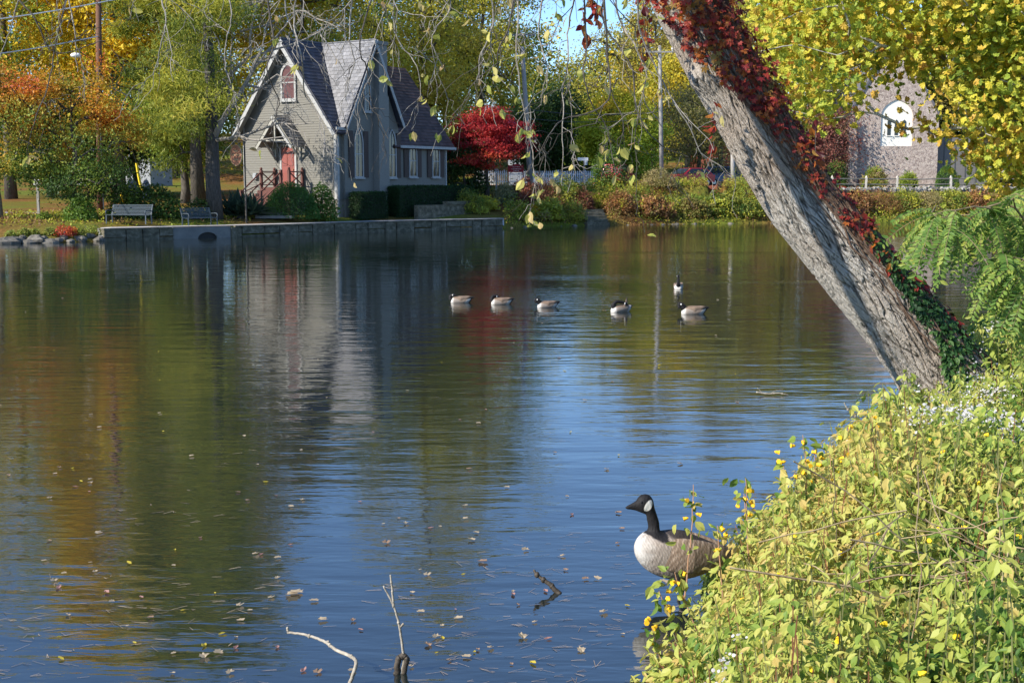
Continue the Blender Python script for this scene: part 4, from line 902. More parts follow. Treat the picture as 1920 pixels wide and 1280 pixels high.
# red notice board
a = on(967, 104.3); t = thing('notice_board', 'dark red notice board on red posts in front of the white picket fence', 'sign', a); MR = mplain('board_red', (.34, .012, .02), .5)
z1 = at(967, 310, 104.3)[2] - a[2]; z0 = at(967, 323, 104.3)[2] - a[2]
g = G(); g.box((0, 0, (z0 + z1) / 2), (1.15, .06, z1 - z0)); g.sphere((.05, 0, z1), (.3, .03, .1)); g.build('board', MR, t)
for s in (-.6, .6): g = G(); g.box((s, 0, z1 / 2), (.08, .08, z1 + .1)); g.build('post', MR, t)
g = G(); rng = np.random.default_rng(1)
for zr, wd in ((.75, .5), (.45, .7), (.2, .35)):
    x = -wd / 2
    while x < wd / 2: w_ = .05 + rng.random() * .07; g.box((x + w_ / 2, -.045, z0 + (z1 - z0) * zr), (w_, .01, .06)); x += w_ + .03
g.build('lettering', mplain('board_letter', (.6, .45, .42), .6), t)
# wooden garden post, street name sign
a = on(931, 92); t = thing('lamp_post', 'thin grey garden post with a small lantern cap beside the red maple', 'post', a); z1 = at(931, 322, 92)[2] - a[2]
g = G(); g.box((0, 0, z1 / 2 - .15), (.13, .13, z1 + .1)); g.build('post', M_POLEG, t); g = G(); g.box((0, 0, z1), (.26, .26, .12)); g.box((0, 0, z1 + .16), (.34, .34, .1), taper=.4); g.build('cap', mplain('cap_grey', (.25, .27, .28), .5), t)
a = on(1095, 101); t = thing('street_sign', 'pair of small white street name blades on a thin post before the dark trees', 'sign', a); z1 = at(1095, 298, 101)[2] - a[2]
g = G(); g.tube([(0, 0, -.2), (0, 0, z1)], .045, 8); g.build('post', M_POLEG, t); g = G(); g.box((-.1, -.05, z1 - .02), (.82, .03, .24)); g.build('blade', M_WHT, t); g = G(); g.box((.12, .1, z1 - .3), (.03, .6, .24)); g.box((.14, -.06, z1 - .32), (.22, .03, .34)); g.build('blade', M_WHT, t)
a = on(1162, 110); t = thing('street_sign', 'white rectangular sign board above the red pickup', 'sign', a); z1 = at(1162, 293, 110)[2] - a[2]; g = G(); g.tube([(-.4, 0, -.1), (-.4, 0, z1)], .04, 8); g.tube([(.4, 0, -.1), (.4, 0, z1)], .04, 8); g.build('post', M_POLEG, t); g = G(); g.box((0, -.06, z1), (1.15, .04, .26)); g.build('board', M_WHT, t)
# flags
def flag(label, px, py, Y, w_, h_, ang):
    m = MATS.get('flag') or mvcol('flag', .7, .05); a = at(px, py, Y); t = thing('flag', label, 'flag', a); nx, ny = 40, 26
    V = []; C = []
    for j in range(ny + 1):
        for i in range(nx + 1):
            u, v = i / nx, j / ny; x = u * w_; z = -v * h_; y = .10 * sin(u * 7 + v * 2); ca, sa = cos(ang), sin(ang)
            V.append((x * ca - z * sa, y, x * sa + z * ca))
            st_ = int(min(v * 13, 12.99)) % 2 == 0; c = (.42, .03, .04) if st_ else (.62, .62, .64)
            if u < .4 and v < 7 / 13: c = (.04, .06, .22) if not (i % 4 == 2 and j % 4 == 2) else (.62, .62, .64)
            C.append(c)
    g = G(); g.add(V, [(j * (nx + 1) + i, j * (nx + 1) + i + 1, (j + 1) * (nx + 1) + i + 1, (j + 1) * (nx + 1) + i) for j in range(ny) for i in range(nx)], np.array(C)); g.build('cloth', m, t, True)
    g = G(); dr = np.array((-sin(ang), 0, cos(ang))); g.tube([np.array((0, 0, 0)) - dr * (h_ + .6), dr * .15], .03, 6); g.build('staff', M_POLEG, t)
flag('upper striped flag hanging aslant from the leaning pole', 953, 222, 102, 1.7, .9, -.55)
flag('lower striped flag hanging beside the red maple crown', 946, 248, 101, .7, 1.2, -.35)
# benches
M_BEN = mplain('bench_metal', (.06, .08, .10), .5, .1)
def bench(label, px0, px1, Y0, Y1, arm_side=1, tilt=0):
    a = on(px0, Y0); b = on(px1, Y1); c = (a + b) / 2; c[2] = max(a[2], b[2]) + .0; d = (b - a) * (1, 1, 0); W_ = np.linalg.norm(d); rz = math.atan2(d[1], d[0])
    t = thing('park_bench', label, 'bench', c, rz)
    g = G(); 
    for k in range(6): g.box((0, -.28 + k * .095, .44 + .008 * abs(k - 2)), (W_, .07, .025))
    g.build('seat', M_BEN, t); g = G()
    for k in range(7): g.box((0, .28 + .025 * k, .52 + k * .075), (W_, .02, .045))
    g.build('backrest', M_BEN, t)
    for s in (-1, 1):
        x = s * (W_ / 2 - .02); g = G(); g.bar((x, -.28, .44), (x, -.30, -.03), .05); g.build('leg', M_BEN, t); g = G(); g.bar((x, .27, .44), (x, .32, -.03), .05); g.bar((x, .27, .44), (x, .47, 1.0), .045); g.build('leg', M_BEN, t)
        g = G(); g.tube([(x, -.26, .44), (x, -.34, .58), (x, -.30, .68), (x, -.1, .70), (x, .2, .68), (x, .36, .66)], .028, 8); g.build('armrest', M_BEN, t)
bench('metal slatted bench on the shore path nearer the left edge', 202, 277, 68.6, 68.0)
bench('metal slatted bench just left of the spiky yucca, turned aslant', 345, 400, 69.4, 70.8)
# vehicles
def car(label, px, Y, rz, paint, wag=False, zoff=0):
    a = on(px, Y); a[2] += zoff; t = thing('car', label, 'car', a, rz); mp_ = mplain('paint_' + str(px), paint, .25, .2, .05, 3, .6); L_, W_ = 4.4, 1.78
    prof = [(-2.2, .35), (-2.2, .75), (-2.1, .92), (-1.95, .98), (-1.5, 1.42), (-.9, 1.5), (.2, 1.47), (1.0, .98), (1.9, .84), (2.15, .68), (2.2, .35)]
    if wag: prof = [(-2.3, .4), (-2.3, .9), (-2.25, 1.1), (-2.1, 1.7), (-1.8, 1.78), (.1, 1.76), (.85, 1.12), (1.9, 1.0), (2.2, .8), (2.25, .4)]
    k = len(prof); ys = [-.9, -.84, -.66, 0, .66, .84, .9]; V = []
    for y in ys:
        for (x, z) in prof:
            e = abs(y) / .9; s = 1 if z < 1.0 else 1 - .0; yy = y if z <= 1.0 else y * (1 - (z - 1.0) * .42); zz = z - (.06 * max(0, e - .9) * 10 if z > 1 else 0) * .5
            V.append((x * (1 - .02 * e), yy, zz))
    n = len(ys); f = [(i * k + j, i * k + j + 1, (i + 1) * k + j + 1, (i + 1) * k + j) for i in range(n - 1) for j in range(k - 1)]; f += [(i * k, (i + 1) * k, (i + 1) * k + k - 1, i * k + k - 1) for i in range(n - 1)]
    g = G(); g.add(V, [np.array(f), np.array([list(range(k))]), np.array([list(range((n - 1) * k, n * k))[::-1]])]); g.build('body', mp_, t, False)
    h_ = 1.5 if not wag else 1.76
    g = G(); c0 = 1.0 if not wag else 1.12
    def sh(z): return .9 * (1 - (z - 1.0) * .42) + .012
    for s in (-1, 1):
        pts = [(-1.75, c0 + .02), (-1.35, h_ - .12), (-.75, h_ - .08), (-.75, c0 + .02)] ; P2 = [(-.68, c0 + .02), (-.68, h_ - .08), (.15, h_ - .1), (.8, c0 + .02)]
        for pp in (pts, P2):
            v = [(x, s * sh(z), z) for x, z in pp]; g.add(v, [(0, 1, 2, 3)])
    wx = (.25, h_ - .06, 1.02, c0 + .0) if not wag else (.15, h_ - .06, .87, c0 + .02)
    g.add([(wx[0] + .02, -.62, wx[1]), (wx[0] + .02, .62, wx[1]), (wx[2] + .03, .78, wx[3]), (wx[2] + .03, -.78, wx[3])], [(0, 1, 2, 3)])
    g.add([(-1.50, -.6, h_ - .07), (-1.50, .6, h_ - .07), (-1.97, .76, c0 + .02), (-1.97, -.76, c0 + .02)], [(0, 1, 2, 3)])
    g.build('window', MATS['window_glass'], t)
    for x in (-1.4, 1.4):
        for s in (-1, 1):
            g = G(); g.tube([(x, s * .70, .32), (x, s * .91, .32)], .32, 20); w_ = g.build('wheel', mplain('tyre', (.02, .02, .02), .8) if 'tyre' not in MATS else MATS['tyre'], t); g = G(); g.tube([(x, s * .9, .32), (x, s * .925, .32)], .19, 14); g.build('rim', MATS.get('rim_') or mplain('rim_', (.5, .5, .52), .3, .8), w_)
    for s in (-1, 1):
        g = G(); g.box((2.17, s * .68, .72), (.1, .3, .13)); g.build('headlight', M_WHT, t); g = G(); g.box((-2.22, s * .7, .82), (.05, .25, .16)); g.build('taillight', mplain('tail_red', (.5, .02, .02), .3) if 'tail_red' not in MATS else MATS['tail_red'], t)
    return t
car('dark red parked car half hidden behind the bank shrubs left of the leaning trunk', 1288, 103.6, pi + .55, (.30, .018, .03), zoff=.02)
car('red parked pickup like vehicle glimpsed between the green shrub and the tan bush', 1160, 103.2, 1.25, (.36, .03, .05), True)
car('dark blue vehicle roof glimpsed behind the pale post at the leaning trunk', 1362, 118, .1, (.06, .10, .2), True)
# a house front glimpsed behind the left trees and another beyond the fence
def farhouse(label, px, Y, w_, h_, d_, c, rc):
    a = on(px, Y); t = thing('far_house', label, 'house', a); mw = mplain('fh_wall' + str(px), c, .8); g = G(); g.box((0, d_ / 2, h_ / 2 - .2), (w_, d_, h_ + .4)); g.prism([(-w_ / 2, h_), (w_ / 2, h_), (0, h_ + w_ * .38)], (0, 0, 0), (1, 0, 0), (0, 0, 1), (0, 1, 0), d_); g.build('wall', mw, t)
    g = G(); 
    for s in (-1, 1): slab(g, (0, -.4, h_ + w_ * .38 + .12), (0, 1, 0), nrm((s * w_ / 2, 0, -w_ * .38)), d_ + .8, math.hypot(w_ / 2, w_ * .38) + .4, .12, rc)
    g.build('roof', M_VC, t)
    for x in (-w_ * .28, 0, w_ * .28):
        g = G(); g.box((x, -.03, h_ * .55), (1.1, .08, 1.7)); f = g.build('window', M_WHT, t); g = G(); g.box((x, -.08, h_ * .55), (.9, .03, 1.5)); g.build('pane', M_GLASS, f)
farhouse('pale house front glimpsed behind the orange tree and the hydrant', 205, 124, 8, 3.4, 8, (.42, .44, .48), (.12, .12, .13))
farhouse('white house glimpsed in the shade beyond the white picket fence', 1035, 131, 9, 4, 8, (.5, .52, .58), (.12, .12, .13))
farhouse('low dark red building behind the pale post at the leaning trunk', 1385, 133, 8, 3.6, 8, (.30, .09, .06), (.1, .08, .08))
# ------------------------------------------------------------------ stone church
M_RUB, nt, b = newmat('rubble'); L = nt.links.new
tc = N(nt, 'ShaderNodeTexCoord'); v1 = N(nt, 'ShaderNodeTexVoronoi', Scale=6.5); v2 = N(nt, 'ShaderNodeTexVoronoi', feature='DISTANCE_TO_EDGE', Scale=6.5); L(tc.outputs['Object'], v1.inputs['Vector']); L(tc.outputs['Object'], v2.inputs['Vector'])
r = N(nt, 'ShaderNodeValToRGB'); sp = N(nt, 'ShaderNodeSeparateColor'); L(v1.outputs['Color'], sp.inputs[0]); L(sp.outputs[0], r.inputs[0])
e = r.color_ramp.elements; e[0].color = (.22, .17, .15, 1); e[1].color = (.52, .44, .38, 1); x = e.new(.5); x.color = (.38, .30, .27, 1)
r2 = N(nt, 'ShaderNodeValToRGB'); L(v2.outputs['Distance'], r2.inputs[0]); r2.color_ramp.elements[0].color = (1, 1, 1, 1); r2.color_ramp.elements[1].position = .06; r2.color_ramp.elements[1].color = (0, 0, 0, 1)
mx = N(nt, 'ShaderNodeMix', data_type='RGBA'); L(r2.outputs[0], mx.inputs[0]); L(r.outputs[0], mx.inputs[6]); mx.inputs[7].default_value = (.40, .35, .31, 1); L(mx.outputs[2], b.inputs['Base Color']); b.inputs['Roughness'].default_value = .9
bp = N(nt, 'ShaderNodeBump', Strength=.9, Distance=.05); L(v2.outputs['Distance'], bp.inputs['Height']); L(bp.outputs[0], b.inputs['Normal'])
YC = 131.0; a = at(1672, 341, YC); zb = a[2]; ch = thing('church', 'brown rubble stone church with a white pointed window panel behind the split rail fence', 'church', a)
def cl_(px, py): p = at(px, py, YC) - a; return (p[0], p[2])
x0, x1 = cl_(1586, 341)[0], cl_(1756, 341)[0]; zE = cl_(1600, 215)[1]; zR = cl_(1672, 70)[1]; xm = (x0 + x1) / 2
px0, px1 = cl_(1660, 0)[0], cl_(1720, 0)[0]; pz0, pz1 = cl_(1690, 274)[1], cl_(1690, 186)[1]; pw = px1 - px0; pxc = (px0 + px1) / 2
g = G(); P_ = arch(pw, pz1 - pz0, (pz1 - pz0) * .66); Q = [(p[0] + pxc, p[1] + pz0) for p in P_]
k = len(Q); mid = 2 + (k - 3) // 2 + 0
apex = max(range(k), key=lambda i: Q[i][1])
right = [Q[1]] + Q[2:apex + 1]; left = [Q[0]] + Q[apex:][::-1][0:] 
gy = lambda x: zE + (zR - zE) * (1 - abs(x - xm) / ((x1 - x0) / 2))
g.prism([(x0, -.5), (x1, -.5), (x1, pz0), (px1, pz0), (px0, pz0), (x0, pz0)], (0, 0, 0), (1, 0, 0), (0, 0, 1), (0, 1, 0), .6)
rp = [q for q in Q[1:apex + 1]]; g.prism([(x1, pz0)] + [(x1, zE)] + [(pxc, gy(pxc))] + rp[::-1], (0, 0, 0), (1, 0, 0), (0, 0, 1), (0, 1, 0), .6)
lp = [Q[0]] + Q[apex:][::-1][:0] + Q[:apex - 1:-1] if apex > 0 else []
g.prism([(x0, pz0)] + [Q[0]] + Q[:apex - 1:-1][0:] + [(pxc, gy(pxc)), (xm, zR) if xm < pxc else (pxc, gy(pxc)), (x0, zE)] if xm < pxc else [(x0, pz0), Q[0]] + Q[:apex - 1:-1] + [(pxc, gy(pxc)), (x0, zE)], (0, 0, 0), (1, 0, 0), (0, 0, 1), (0, 1, 0), .6)
g.box((x0 + .15, 9, zE / 2 - .25), (.3, 17, zE + .5)); g.box((x1 - .15, 9, zE / 2 - .25), (.3, 17, zE + .5))
g.box((x0 + .45, -.35, zE * .32 - .2), (.9, .7, zE * .64 + .4)); g.box((x0 + .45, -.25, zE * .75), (.8, .5, zE * .3), taper=.8)
g.build('wall', M_RUB, ch)
g = G(); g.prism([(q[0], q[1]) for q in Q], (0, .12, 0), (1, 0, 0), (0, 0, 1), (0, 1, 0), .1); 
ww = g.build('window', mplain('cream', (.78, .76, .70), .7), ch)
for px in (1676, 1690, 1705):
    g = G(); c = cl_(px, 0)[0]; za, zb_ = cl_(0 + px, 254)[1], cl_(px, 226)[1]; wq = .17; g.prism([(c - wq, za), (c + wq, za), (c + wq, zb_ - .1), (c, zb_ + .1), (c - wq, zb_ - .1)], (0, .10, 0), (1, 0, 0), (0, 0, 1), (0, -1, 0), .02); g.build('pane', M_GLASS, ww)
    g = G(); g.prism([(c - wq - .06, za - .08), (c + wq + .06, za - .08), (c + wq + .06, za - .01), (c - wq - .06, za - .01)], (0, .1, 0), (1, 0, 0), (0, 0, 1), (0, -1, 0), .08); g.build('sill', MATS['cream'], ww)
g = G()
hw_ = (x1 - x0) / 2
for s in (-1, 1): slab(g, (xm, -.15, zR + .2), (0, 1, 0), nrm((s * hw_, 0, -(zR - zE))), 18.5, math.hypot(hw_, zR - zE) * 1.08, .18, (.12, .12, .14))
g.build('roof', M_VC, ch)
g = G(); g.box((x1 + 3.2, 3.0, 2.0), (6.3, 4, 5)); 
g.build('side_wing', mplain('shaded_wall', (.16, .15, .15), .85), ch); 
for i in range(5): g = G(); g.box((x1 + 1.0 + i * 1.1, .98, 2.0), (.12, .06, 4.6)); g.build('batten', mplain('batten', (.1, .1, .1), .8) if i == 0 else MATS['batten'], ch)
# hedge ball and grasses at church
B('round_shrub', 'clipped green shrub at the right corner of the stone church', 1775, 127.5, 1.15, 2.1, [DGR, (.08, .17, .03), GRN], 201, 4000, .12, solid=True, lob=.12)
B('ornamental_grass', 'larger tuft of ornamental grass at the church wall left of the window', 1640, 128.5, 1.1, 1.9, [GRN, LGR, TAN, (.5, .38, .26)], 202, 2600, .5, tmpl=NEEDLE, up=-.3)
B('ornamental_grass', 'smaller tuft of ornamental grass at the church wall below the window', 1703, 128.5, .8, 1.4, [GRN, LGR, TAN], 203, 1800, .45, tmpl=NEEDLE, up=-.3)
B('shrub', 'dark green shrub at the left corner of the stone church', 1566, 126, 1.5, 2.6, PDG + [(.2, .04, .04)], 204, 2500, .16)
# split rail fence and stone wall
pst = [1500, 1560, 1623, 1681, 1783, 1855, 1930]
M_FP = mnoise('fence_post', (.42, .38, .33), (.62, .58, .52), 8, .85, .3); M_FR = mnoise('fence_rail', (.12, .11, .10), (.26, .24, .21), 8, .85, .3)
fY = lambda px: streetY(px) - 1.4
o0 = on(pst[0], float(fY(pst[0]))); t = thing('rail_fence', 'split rail fence with pale pointed posts in front of the stone church', 'fence', o0); tops = []
for px in pst:
    b = on(px, float(fY(px))) - o0; rng = np.random.default_rng(px); lean = rng.normal() * .05; g = G(); tp_ = b + (lean, 0, 1.0); g.bar(b + (0, 0, -.2), tp_, .17, .17, up=(0, 1, 0)); g.tube([tp_, tp_ + (0, 0, .16)], [.10, .02], 4); g.build('post', M_FP, t); tops.append(b)
for h_ in (.38, .85):
    for p, q in zip(tops[:-1], tops[1:]): g = G(); g.tube(wander(p + (0, 0, h_), q + (0, 0, h_ + .02), 4, .02, np.random.default_rng(int(abs(p[0]) * 10 + h_ * 100))), .055, 6); g.build('rail', M_FR, t)
g = G(); rng = np.random.default_rng(33)
for i in range(1500):
    px = rng.uniform(1500, 2000); Yy = streetY(px) - 2.2 - rng.random() * .5; X = qx(px) * Yy; z = float(gz(X, Yy)) - .45 + rng.random() * .75
    r_ = .10 + rng.random() * .12; c = rng.random() * .22 + .10
    g.box((X, Yy, z), (r_ * 2, r_ * 1.3, r_), Matrix.Rotation(rng.random() * .8, 3, 'Y') @ Matrix.Rotation(rng.random() * 3, 3, 'Z'), (c, c * .95, c * .88), taper=.7)
tag(g.build('dry_stone_wall', M_VC), 'low dry stone wall of small grey rocks under the split rail fence', 'wall')
# ------------------------------------------------------------------ leaning tree on the near bank
TY = 14.0
M_LB, nt, b = newmat('leaning_bark'); L = nt.links.new
at_ = N(nt, 'ShaderNodeAttribute', attribute_name='col'); tc = N(nt, 'ShaderNodeTexCoord')
n_ = N(nt, 'ShaderNodeTexNoise', Scale=60, Detail=6, Roughness=.7); L(tc.outputs['Object'], n_.inputs['Vector'])
mr = N(nt, 'ShaderNodeMapRange'); L(n_.outputs['Fac'], mr.inputs[0])
for i, v in enumerate((.3, .7, .75, 1.25)): mr.inputs[i + 1].default_value = v
vm = N(nt, 'ShaderNodeVectorMath', operation='SCALE'); L(at_.outputs['Color'], vm.inputs[0]); L(mr.outputs[0], vm.inputs['Scale']); L(vm.outputs[0], b.inputs['Base Color'])
b.inputs['Roughness'].default_value = .95; b.inputs['Specular IOR Level'].default_value = .15
mpb = N(nt, 'ShaderNodeMapping'); mpb.inputs['Rotation'].default_value = (0, R(33), 0); mpb2 = N(nt, 'ShaderNodeMapping'); mpb2.inputs['Scale'].default_value = (1, 1, .3); L(tc.outputs['Object'], mpb.inputs[0]); L(mpb.outputs[0], mpb2.inputs[0])
nb = N(nt, 'ShaderNodeTexNoise', Scale=70, Detail=5, Roughness=.7, Distortion=.6); L(mpb2.outputs[0], nb.inputs['Vector'])
bp = N(nt, 'ShaderNodeBump', Strength=1, Distance=.03); L(nb.outputs['Fac'], bp.inputs['Height']); L(bp.outputs[0], b.inputs['Normal'])
LT0 = at(1775, 800, TY); LT0[2] = .1
ax_px = [(1822, 850, .60), (1828, 790, .58), (1795, 737, .465), (1732, 655, .41), (1668, 577, .39), (1584, 478, .375), (1504, 384, .355), (1440, 285, .345), (1387, 192, .335), (1334, 95, .34), (1287, 0, .335), (1232, -110, .31), (1165, -230, .27), (1085, -350, .22)]
AP = np.array([at(a, b_, TY) for a, b_, _ in ax_px]); AR = np.array([c for *_, c in ax_px])
AP[:, 1] += np.linspace(0, -1.2, len(AP)) * 0
sl_ = np.concatenate([[0], np.cumsum(np.linalg.norm(np.diff(AP, axis=0), axis=1))]); SL = sl_[-1]
def axis(s):
    p = np.stack([np.interp(s, sl_, AP[:, i]) for i in range(3)], -1); q = np.stack([np.interp(s + .3, sl_, AP[:, i]) - np.interp(s - .3, sl_, AP[:, i]) for i in range(3)], -1)
    t = nrm(q); n1 = nrm(np.stack([t[..., 2], t[..., 1] * 0, -t[..., 0]], -1)); n2 = np.cross(t, n1); n2 = n2 * np.where(n2[..., 1:2] > 0, -1, 1); return p, t, n1, n2, np.interp(s, sl_, AR)
def s_of_y(py): return np.interp(py, [p[1] for p in ax_px][::-1], sl_[::-1])
NS, NT = 1000, 470
S, TH = np.meshgrid(np.linspace(0, SL, NS), np.arange(NT) / NT * 2 * pi, indexing='ij')
p, t, n1, n2, r = axis(S)
q = np.stack([np.cos(TH) * r, np.sin(TH) * r, S], -1)
wp = fbm(q * (5, 5, 1.6), 2) * .10
tw = S * .35
def lat(sgn, f, sl2, o_):
    A_ = TH + sgn * .42 * S; return np.abs(fbm(np.stack([np.cos(A_) * r * f + wp * 6, np.sin(A_) * r * f + wp * 6, S * sl2 + wp * 2], -1) + o_, 2))
h1 = np.clip(np.minimum(lat(1, 27, 2.2, 0), lat(-1, 27, 2.2, 40)) * 7.5, 0, 1); h2 = np.clip(np.minimum(lat(1, 55, 6, 11), lat(-1, 55, 6, 77)) * 6, 0, 1)
rd = h1 * .7 + h2 * .3 - .45; big = fbm(q * (2.2, 2.2, .8) + 5, 2)
disp = rd * .040 + big * .018
knot = np.exp(-(((S - s_of_y(128)) / .16) ** 2 + ((np.angle(np.exp(1j * (TH - R(140))))) / .5) ** 2)); disp += knot * .10 * (1 + .1 * np.sin(S * 25 + TH * 3))
flare = np.exp(-S / .7) * .10 * (1 + .8 * np.cos(TH * 5 + 1)); disp += flare
V = p + (np.cos(TH)[..., None] * n1 + np.sin(TH)[..., None] * n2) * (r + disp)[..., None]
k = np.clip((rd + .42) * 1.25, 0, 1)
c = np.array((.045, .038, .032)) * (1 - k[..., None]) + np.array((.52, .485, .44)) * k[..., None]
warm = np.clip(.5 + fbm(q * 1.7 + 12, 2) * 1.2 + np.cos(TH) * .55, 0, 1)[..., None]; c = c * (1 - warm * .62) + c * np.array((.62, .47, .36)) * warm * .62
i_ = np.arange(NS - 1)[:, None] * NT; j_ = np.arange(NT)[None]
fq = np.stack([i_ + j_, i_ + (j_ + 1) % NT, i_ + NT + (j_ + 1) % NT, i_ + NT + j_], -1).reshape(-1, 4)
lt = thing('leaning_tree', 'thick leaning tree trunk with pale furrowed bark and a few drooping yellow leaved twigs', 'tree', LT0)
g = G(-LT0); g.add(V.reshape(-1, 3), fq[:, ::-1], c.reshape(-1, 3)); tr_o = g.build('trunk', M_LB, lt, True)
# limbs above the picture that carry the drooping branches
rng = np.random.default_rng(4)
tipP = AP[-1]
lim = [[tipP, at(1000, -420, 13.2), at(820, -300, 11.6), at(600, -240, 10.6), at(350, -230, 10.2), at(80, -220, 10)],
       [at(1165, -230, TY), at(1130, -260, 12.8), at(1080, -200, 11.4), at(1000, -160, 10.2), at(860, -170, 9.6)],
       [tipP, at(1100, -600, 13.5), at(1160, -900, 13), at(1250, -1200, 12.6)], [tipP, at(900, -560, 13), at(650, -620, 12.4), at(420, -700, 12)],
       [at(1200, -170, TY), at(1290, -200, 12.9), at(1300, -170, 11.6), at(1230, -120, 10.6)]]
g = G(-LT0)
def smooth(P, n):
    P = np.array(P, float); x = np.linspace(0, len(P) - 1, n); i = np.clip(x.astype(int), 0, len(P) - 2); f = (x - i)[:, None]
    P0 = P[np.maximum(i - 1, 0)]; P1 = P[i]; P2 = P[i + 1]; P3 = P[np.minimum(i + 2, len(P) - 1)]
    return .5 * (2 * P1 + (P2 - P0) * f + (2 * P0 - 5 * P1 + 4 * P2 - P3) * f ** 2 + (3 * P1 - P0 - 3 * P2 + P3) * f ** 3)
LP = []
for P, r_ in zip(lim, (.16, .08, .18, .12, .06)): Q = smooth(P, 30); g.tube(Q, np.linspace(r_, .02, 30), 8); LP.append(Q)
g.build('limb', M_TWIG, lt); LPa = np.vstack(LP)
droops = [ [(130,-60),(100,60),(85,160),(62,220),(45,285)], [(60,-60),(30,70),(5,140)], [(115,-40),(130,60),(138,150)], [(20,-50),(60,40),(100,100),(190,85)],
 [(300,-60),(318,50),(300,130)], [(420,-60),(440,20),(430,90),(446,150)], [(490,-60),(505,60),(490,130),(515,190),(500,255)], [(553,-50),(553,50),(569,110),(581,185),(618,240),(625,290)],
 [(520,-60),(525,20),(540,90),(546,130)], [(700,-60),(672,70),(690,130),(700,185),(728,262)], [(770,-60),(720,50),(700,105)], [(660,-50),(640,60),(650,120),(640,190)],
 [(957,-50),(950,41),(933,103),(947,148),(971,168)], [(975,-60),(968,80),(981,200),(999,285),(999,323)], [(1082,-60),(1078,0),(1064,69),(1066,120),(1060,165),(1060,240),(1060,300),(1057,348)],
 [(1120,-60),(1136,106),(1143,165),(1112,206),(1060,220),(1026,261),(999,302)], [(1150,-60),(1163,34),(1191,86),(1212,137),(1215,192),(1250,250)], [(1020,-60),(1010,60),(1030,130),(1022,200)],
 [(1140,-60),(1130,40),(1180,130),(1195,230),(1240,285),(1290,300)], [(860,-60),(850,30),(820,90),(840,150)], [(900,-60),(905,50),(880,120),(890,190)], [(1090,-60),(1100,80),(1090,160),(1130,240),(1150,330)], [(1180,-60),(1200,60),(1240,160),(1300,260),(1330,330)], [(740,-60),(750,60),(790,120),(800,180)]]
PLF = [(.30, .33, .06), (.46, .46, .10), (.58, .52, .14), (.62, .50, .20), (.40, .26, .12)]
for di, dr_ in enumerate(droops):
    Yd = 9.2 + rng.random() * 1.6; P = [at(a, b_, Yd + rng.normal() * .1) for a, b_ in dr_]
    j = int(np.argmin(np.linalg.norm(LPa - (P[0] + (0, 0, .6)), axis=1))); P = [LPa[j]] + [(LPa[j] + P[0]) / 2 + (0, 0, .1)] + P
    g = G(-LT0); ends = []; Q = smooth(P, 40) + np.cumsum(rng.normal(size=(40, 3)) * .006, 0)
    right = di >= 12
    twigtree(g, Q, .010, .003, rng, 2, 5 if right else 5, .42 if right else .40, .45, 5, 1., ends)
    o = g.build('drooping_branch', M_TWIG if di % 3 else M_TWIGD, lt)
    pts = []
    for (E, lv) in ends:
        if lv == 0:
            if rng.random() < ((.40 if right else .06)): pts += [E[-1]] * int(rng.integers(1, 3))
        elif rng.random() < ((.34 if right else .05)): pts += [E[-1]] * 2
    if di in (0, 8): pts += [Q[-1]] * 5
    if not pts: pts = [Q[-1]]
    pts = np.array(pts) + rng.normal(size=(len(pts), 3)) * .012
    g = G(-LT0); leaves(g, pts, .078, OV, pal(PLF, rng.random(len(pts))), rng, 0., droop=2.2, var=.35); g.build('leaves', M_LEAFN, o)

# creeper with red leaves and its woody stems, ivy lower down
def onbark(s, th, off):
    p, t, n1, n2, r = axis(s); return p + (np.cos(th)[..., None] * n1 + np.sin(th)[..., None] * n2) * (r + off)[..., None], nrm(np.cos(th)[..., None] * n1 + np.sin(th)[..., None] * n2), t
cr = thing('creeper', 'red and orange leaved creeper climbing the upper right side of the leaning trunk', 'vine', LT0)
g = G(-LT0)
for i in range(130):
    s0 = rng.random() * 3.0 * (rng.random() < .6); s1 = min(SL - .3, s0 + 2 + rng.random() * 6); th0 = R(-50 + rng.random() * 115); n = int((s1 - s0) / .12) + 4
    s = np.linspace(s0, s1, n); th = th0 + np.cumsum(rng.normal(size=n) * .045) + .25 * np.sin(s * 1.3 + i); P, nn, _ = onbark(s, th, np.full(n, .02 + .02 * rng.random()) + np.abs(rng.normal(size=n)) * .006)
    g.tube(P, .005 + .010 * rng.random() ** 2, 5)
g.build('stem', mnoise('vine_stem', (.05, .03, .02), (.20, .13, .09), 30, .9, .4), cr)
def palm5():
    V = []; F_ = []; k = 0
    for a, sc_ in ((0, 1), (48, .9), (-48, .9), (100, .65), (-100, .65)):
        v, f = LONG; v = v * (1.6, 1, 1) * sc_ * .62; ca, sa = cos(R(a)), sin(R(a)); V.append(np.stack([v[:, 0] * ca + v[:, 1] * sa, -v[:, 0] * sa + v[:, 1] * ca + .08, v[:, 2]], 1)); F_ += [x + k for x in f]; k += len(v)
    return (np.vstack(V), F_)
PALM5 = palm5()
